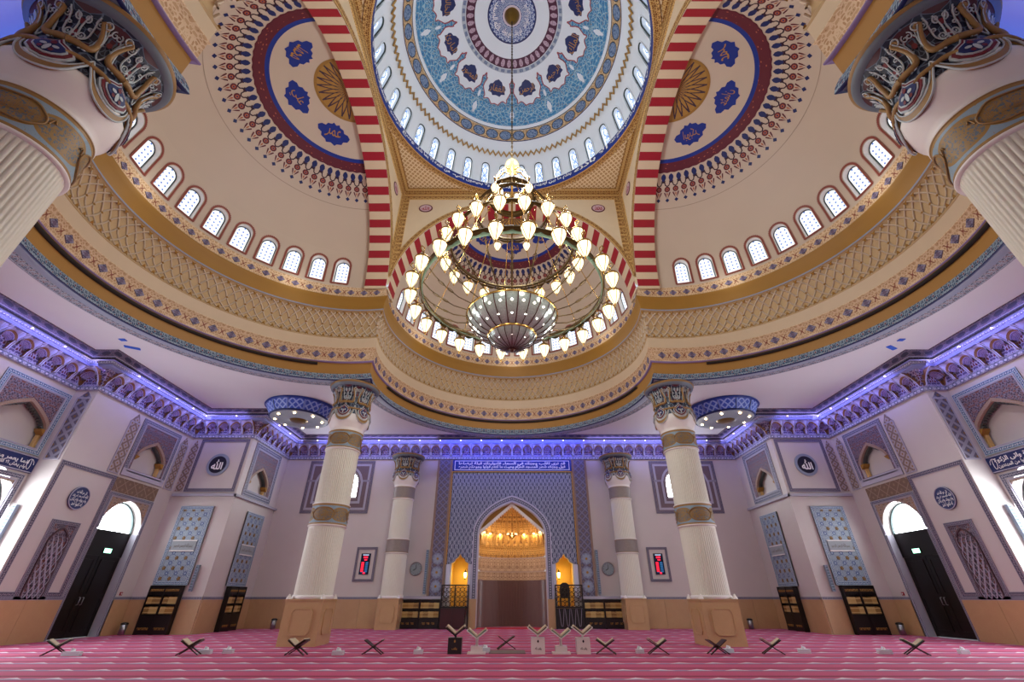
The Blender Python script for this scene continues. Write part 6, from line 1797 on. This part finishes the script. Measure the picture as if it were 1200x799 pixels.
# bowl
lathe_([(1.46, 9.34), (1.5, 9.30), (1.46, 9.26)], brass_m, 'bowl_rim', 64)
lathe_([(1.45, 9.28), (1.38, 9.08), (1.2, 8.86), (.98, 8.68), (.76, 8.58)], bowl_m, 'glass_bowl', 64)
lathe_([(.77, 8.60), (.79, 8.56), (.75, 8.52)], brass_m, 'inner_rim', 48)
lathe_([(.75, 8.53), (.66, 8.38), (.46, 8.24), (.2, 8.15), (.001, 8.12)], bowl_m, 'lower_bowl', 48)
brz = plain('bronze_rust', c('#4a2018'), .15, 7, rough=.35, metal=.5)
for k in range(24):
    g = MB(); t = 2 * pi * (k + .5) / 24; g.tube([(a * cos(t), CY + a * sin(t), b) for a, b in ((1.465, 9.27), (1.395, 9.07), (1.21, 8.845), (.985, 8.665), (.765, 8.565))], .016, 4); g.build('bowl_rib', brz, chn)
for k in range(20):
    g = MB(); t = 2 * pi * k / 20; g.tube([(a * cos(t), CY + a * sin(t), b) for a, b in ((.76, 8.51), (.67, 8.365), (.465, 8.225), (.2, 8.135), (.01, 8.10))], .012, 4); g.build('bowl_rib', brz, chn)
g = MB(); g.lathe([(.001, 8.0), (.05, 8.03), (.09, 8.1), (.04, 8.14)], 12, 0, CY); g.build('finial', MATS['bronze_rust'], chn)
for rr, zz, n in ((1.30, 9.06, 24), (1.02, 8.78, 16), (.5, 8.34, 8)):
    for k in range(n):
        t = 2 * pi * k / n; g = MB(); x_, y_ = (rr + .02) * cos(t), CY + (rr + .02) * sin(t)
        g.lathe([(.001, zz - .05), (.05, zz - .03), (.055, zz + .02), (.001, zz + .06)], 8, x_, y_); g.build('bulb', MATS.get('bowl_bulb') or mat('bowl_bulb', col=c('#ffffff'), emit=c('#fff8e8'), strength=7), chn)
for k in range(10):
    t = 2 * pi * k / 10
    light('chandelier_light', 'POINT', (3.32 * cos(t), CY + 3.32 * sin(t), 9.0), LIGHTS['drum'], (1, .95, .86), .25)
    if k % 2: light('chandelier_light', 'POINT', (2.5 * cos(t), CY + 2.5 * sin(t), 12.9), LIGHTS['drum'] * .8, (1, .95, .86), .25)

# ------------------------------------------------------------------ things on the carpet
wood_m = plain('walnut', c('#3a2014'), .2, 10, rough=.4)
paper_m = plain('paper', c('#cfc2a4'), .05, 12, rough=.8)
green_m = plain('green_binding', c('#4f7d68'), .1, 9, rough=.5)
def rehal(loc, rz, label, book):
    rt = thing('folding_book_rest', label, 'book rest', (loc[0], loc[1], 0), rz)
    for sg in (-1, 1):
        g = MB()
        for (p, q_, wd) in (((-.30 * sg, 0.0), (.28 * sg, .36), .26),):
            n = Vector((-(q_[1] - p[1]), q_[0] - p[0])).normalized() * .012
            for y0, y1, t0, t1 in ((-.15, -.09, 0, .5), (.09, .15, 0, .5), (-.15, .15, .42, 1)):
                a = (p[0] + (q_[0] - p[0]) * t0, p[1] + (q_[1] - p[1]) * t0); b = (p[0] + (q_[0] - p[0]) * t1, p[1] + (q_[1] - p[1]) * t1)
                m = len(g.v); vv = []
                for y in (y0, y1):
                    for (u, k) in ((a, 1), (b, 1), (b, -1), (a, -1)): vv.append((loc[0] + u[0] + n.x * k, loc[1] + y, u[1] + n.y * k + .012))
                g.v += vv
                for f in ((0, 1, 2, 3), (7, 6, 5, 4), (0, 4, 5, 1), (1, 5, 6, 2), (2, 6, 7, 3), (3, 7, 4, 0)): g.face([m + i for i in f])
        g.build('board', wood_m, rt)
    if book:
        bk = thing('open_book', 'open book lying on the ' + label.split(',')[0], 'book', (loc[0], loc[1], .24), rz)
        for sg in (-1, 1):
            p0 = Vector((0.0, .215)); p1 = Vector((sg * .25, .375)); n = Vector((-(p1.y - p0.y), p1.x - p0.x)).normalized() * sg * .03
            for nm, t, m_, e in (('cover', 0.0, (green_m if book == 2 else wood_m), .01), ('page_block', .012, paper_m, 0)):
                g = MB(); q = [p0 + n * t * 20 * .0 + n * (0 if nm == 'cover' else .35), p1 + n * (0 if nm == 'cover' else .35), p1 + n * (.35 if nm == 'cover' else 1), p0 + n * (.35 if nm == 'cover' else 1)]
                vv = [(loc[0] + a.x, loc[1] + y, a.y + .02) for y in (-.17 - e, .17 + e) for a in q]; g.v += vv
                for f in ((0, 1, 2, 3), (7, 6, 5, 4), (0, 4, 5, 1), (1, 5, 6, 2), (2, 6, 7, 3), (3, 7, 4, 0)): g.face(list(f))
                g.build(nm, m_, bk)
R_ = [(-13.8, 15.9, .5, 2, 'dark folding book rest near the far left door, farthest left of the row'), (-9.82, 16.0, .2, 1, 'folding book rest on the carpet left of the tissue boxes'),
      (-6.55, 16.0, -.1, 1, 'folding book rest in front of the left marble pedestal'), (-4.28, 16.2, 0, 0, 'empty folding book rest between left column and black stand'),
      (-.2, 17.7, .15, 0, 'small folding book rest behind the grey mat in the middle'), (2.9, 16.2, -.2, 1, 'folding book rest just right of the white stands'),
      (4.5, 16.2, -.1, 1, 'folding book rest between white stands and right column'), (6.35, 16.2, .1, 0, 'dark folding book rest just left of the right pedestal foot'),
      (8.04, 16.2, -.3, 1, 'folding book rest just right of the right pedestal foot'), (12.3, 16.0, -.4, 2, 'folding book rest before the right black door, farthest right of the row')]
for x, y, rz, bk, lb in R_: rehal((x, y), rz, lb, bk)
def lectern_(x, y, kind, label):
    rt = thing('book_stand', label, 'book stand', (x, y, 0))
    body = black_m if kind == 'black' else white_m
    if kind in ('black', 'box'):
        g = MB(); g.box(x - .21, x + .21, y - .15, y + .15, 0.001, .42); g.build('box_base', body, rt)
        g = MB(); Pq = Pl((x, y - .15, 0), (1, 0, 0), (0, -1, 0)); ink = goldlit_m if kind == 'black' else black_m
        Pq.plate(g, circ(0, .33, .03, 6, .04), 0, .004)
        put_text(g, 'وقف لله' if kind == 'box' else 'وقف', .2 if kind == 'box' else .16, .08, lambda a, b: Pq.pt(a, .14 + b, .005), 0, .02)
        g.build('printed_mark', ink, rt)
        g = MB(); g.box(x - .03, x + .03, y - .03, y + .03, .42, .47); g.build('stem', body, rt); zb = .46
    else:
        g = MB(); g.box(x - .28, x + .28, y - .18, y + .18, 0.001, .05); g.build('foot', body, rt)
        g = MB(); g.box(x - .18, x + .18, y - .13, y + .13, .05, .2); g.build('plinth', body, rt)
        g = MB(); g.lathe([(.06, .2), (.04, .24), (.04, .34), (.06, .40)], 12, x, y); g.build('stem', body, rt); zb = .38
    for sg in (-1, 1):
        g = MB(); g.v += [(x + a, yy, b) for yy in (y - .20, y + .2) for a, b in ((0, zb), (sg * .32, zb + .21), (sg * .32, zb + .245), (0, zb + .035))]
        for f in ((0, 1, 2, 3), (7, 6, 5, 4), (0, 4, 5, 1), (1, 5, 6, 2), (2, 6, 7, 3), (3, 7, 4, 0)): g.face(list(f))
        g.build('cradle_wing', body, rt)
    bk = thing('open_book', 'large open book resting in the ' + label, 'book', (x, y, zb + .05))
    for sg in (-1, 1):
        for nm, o0, o1, e, m_ in (('cover', .045, .06, .01, green_m if kind == 'cradle' else wood_m), ('page_block', .06, .105, 0, paper_m)):
            g = MB(); g.v += [(x + a, yy, b) for yy in (y - .19 - e, y + .19 + e) for a, b in ((0, zb + o0), (sg * .29, zb + .19 + o0), (sg * (.29 - .03), zb + .19 + o1), (0, zb + o1))]
            for f in ((0, 1, 2, 3), (7, 6, 5, 4), (0, 4, 5, 1), (1, 5, 6, 2), (2, 6, 7, 3), (3, 7, 4, 0)): g.face(list(f))
            g.build(nm, m_, bk)
lectern_(-1.78, 16.35, 'black', 'black box-based stand, the only black one')
lectern_(-1.1, 16.35, 'cradle', 'white stemmed stand beside the black stand')
lectern_(.81, 16.35, 'box', 'white box-based stand next to the grey mat')
lectern_(1.53, 16.35, 'cradle', 'white stemmed stand between the two white boxes')
lectern_(2.22, 16.35, 'box', 'white box-based stand at the right end of the stands')
mm = MB(); mm.box(-.72, .42, 16.3, 17.3, 0, .016); o = mm.build('mat', plain('grey_brown_mat', c('#7d6a66'), .2, 25, rough=.95), None); o['label'] = 'small grey-brown mat on the carpet between the white stands'; o['category'] = 'mat'
tb_m = plain('tissue_box_card', c('#d5dae2'), .05, 9, rough=.6); ts_m = plain('tissue', c('#f4f6fa'), .02, 9, rough=.8)
for i, (x, y, w_, lb) in enumerate([(-13.2, 15.8, .26, 'beside the farthest left book rest'), (-9.5, 16.3, .18, 'behind the left book rest'), (-8.85, 16.4, .15, 'left of the left pedestal'), (-5.3, 16.05, .17, 'right of the left pedestal'),
                         (-2.9, 16.3, .14, 'left of the black book stand'), (-.86, 16.9, .15, 'beside the white stemmed stand'), (4.0, 16.45, .12, 'between two book rests right of the white stands'),
                         (6.9, 16.7, .13, 'against the right pedestal foot'), (9.15, 16.45, .17, 'right of the right pedestal'), (11.55, 16.3, .2, 'left of the farthest right book rest'), (14.0, 16.3, .14, 'farthest right on the carpet')]):
    rt = thing('tissue_box', 'white tissue box ' + lb, 'tissue box', (x, y, 0))
    g = MB(); g.box(x - w_, x + w_, y - .07, y + .07, .001, .11); g.build('carton', tb_m, rt)
    g = MB(); n0 = len(g.v)
    for k in range(6):
        a = 2 * pi * k / 6; g.v.append((x + .08 * cos(a), y + .05 * sin(a), .11))
    g.v += [(x - .05, y, .2), (x + .06, y + .01, .17), (x, y, .14)]
    for k in range(6): g.face((n0 + k, n0 + (k + 1) % 6, n0 + (6 if 1 <= k <= 3 else 7)))
    g.face((n0 + 6, n0 + 7, n0 + 8)); g.build('tissue', ts_m, rt)
# blue plates stuck on the flat ceiling
for s in (-1, 1):
    for (x, y, r_, rz_) in ((16.2, 15.2, .12, .0), (16.3, 15.85, .28, .5)):
        o = thing('ceiling_vent', ('small' if r_ < .2 else 'larger') + ' bright blue plate on the flat ceiling, ' + sides[s] + ' side', 'vent', (s * x, y, ZC), rz_)
        g = MB(); g.box(s * x - r_, s * x + r_, y - .09, y + .09, ZC - .03, ZC - .002); g.build('plate', MATS.get('vent_blue') or plain('vent_blue', c('#2a62d8'), .05, 4), o)
        for k in range(3): g = MB(); g.box(s * x - r_ * .85, s * x + r_ * .85, y - .06 + k * .05, y - .045 + k * .05, ZC - .036, ZC - .03); g.build('slat', MATS['vent_blue'], o)

# ------------------------------------------------------------------ cove lights and added fill
# added area lights floating off the cornice, standing in for its blue cove, shining back on the niches and up on the ceiling
for s in (-1, 1):
    for (x, y, L, ax, k) in ((18.5, 14.9, 5.4, 'y', 1.0), (17.5, 21.0, 6.2, 'y', 1.0), (14.0, 26.3, 3.4, 'y', .9), (16.7, 23.2, 2.8, 'x', .8), (9.0, 27.7, 8.0, 'x', 1.0)):
        e = 8.5 * L * k * LIGHTS['blue']
        if ax == 'y':
            light('cove_blue', 'AREA', (s * x, y, 10.40), e, (.30, .30, 1), .2, (0, rad(68) * -s, 0), L)
            light('cove_blue_up', 'AREA', (s * (x + .06), y, 10.50), e * .25, (.35, .32, 1), .12, (pi, 0, 0), L)
        else:
            light('cove_blue', 'AREA', (s * x, y, 10.40), e, (.27, .28, 1), L, (rad(68), 0, 0), .2)
            light('cove_blue_up', 'AREA', (s * x, y + .06, 10.50), e * .35, (.35, .32, 1), L, (pi, 0, 0), .12)
    lb = light('near_blue_flood', 'SPOT', (s * 9.9, 3.2, 7.6), 260 * LIGHTS['blue'], (.0, .16, 1), .2, (pi, 0, 0)); lb.data.spot_size = 1.9; lb.data.spot_blend = .6
light('cove_blue', 'AREA', (0, 27.7, 10.38), 140 * LIGHTS['blue'], (.07, .11, 1), 9.5, (rad(68), 0, 0), .2)
light('portal_blue', 'AREA', (0, 27.6, 10.0), 22 * LIGHTS['blue'], (.10, .16, 1), 8, (rad(25), 0, 0), .3)
for k in range(4):  # added points floating round the chandelier crown to brighten dome and arches
    light('dome_fill', 'POINT', (1.1 * cos(pi * k / 2 + .78), CY + 1.1 * sin(pi * k / 2 + .78), 17.4), 380, (.90, .95, 1), .35)
# added fill lights just under the flat ceiling, without fittings
for s in (-1, 1):
    for (x, y) in ((16.8, 9), (17, 15), (14.5, 21.5), (9.5, 25.5)):
        light('hall_fill', 'AREA', (s * x, y, ZC - .1), 38, (1, .96, .93), .5)
# added fill points floating inside the gold cornices, washing the vaults
for dirn in (0, 1, 2, 3):
    x, y = lobe_pt(R - .9, 0, dirn)
    for a in (-60, 0, 60):
        x, y = lobe_pt(R - .8, a, dirn)
        light('vault_fill', 'POINT', (x, y, 15.6), LIGHTS['flood'], LIGHTS['floodcol'], .4)
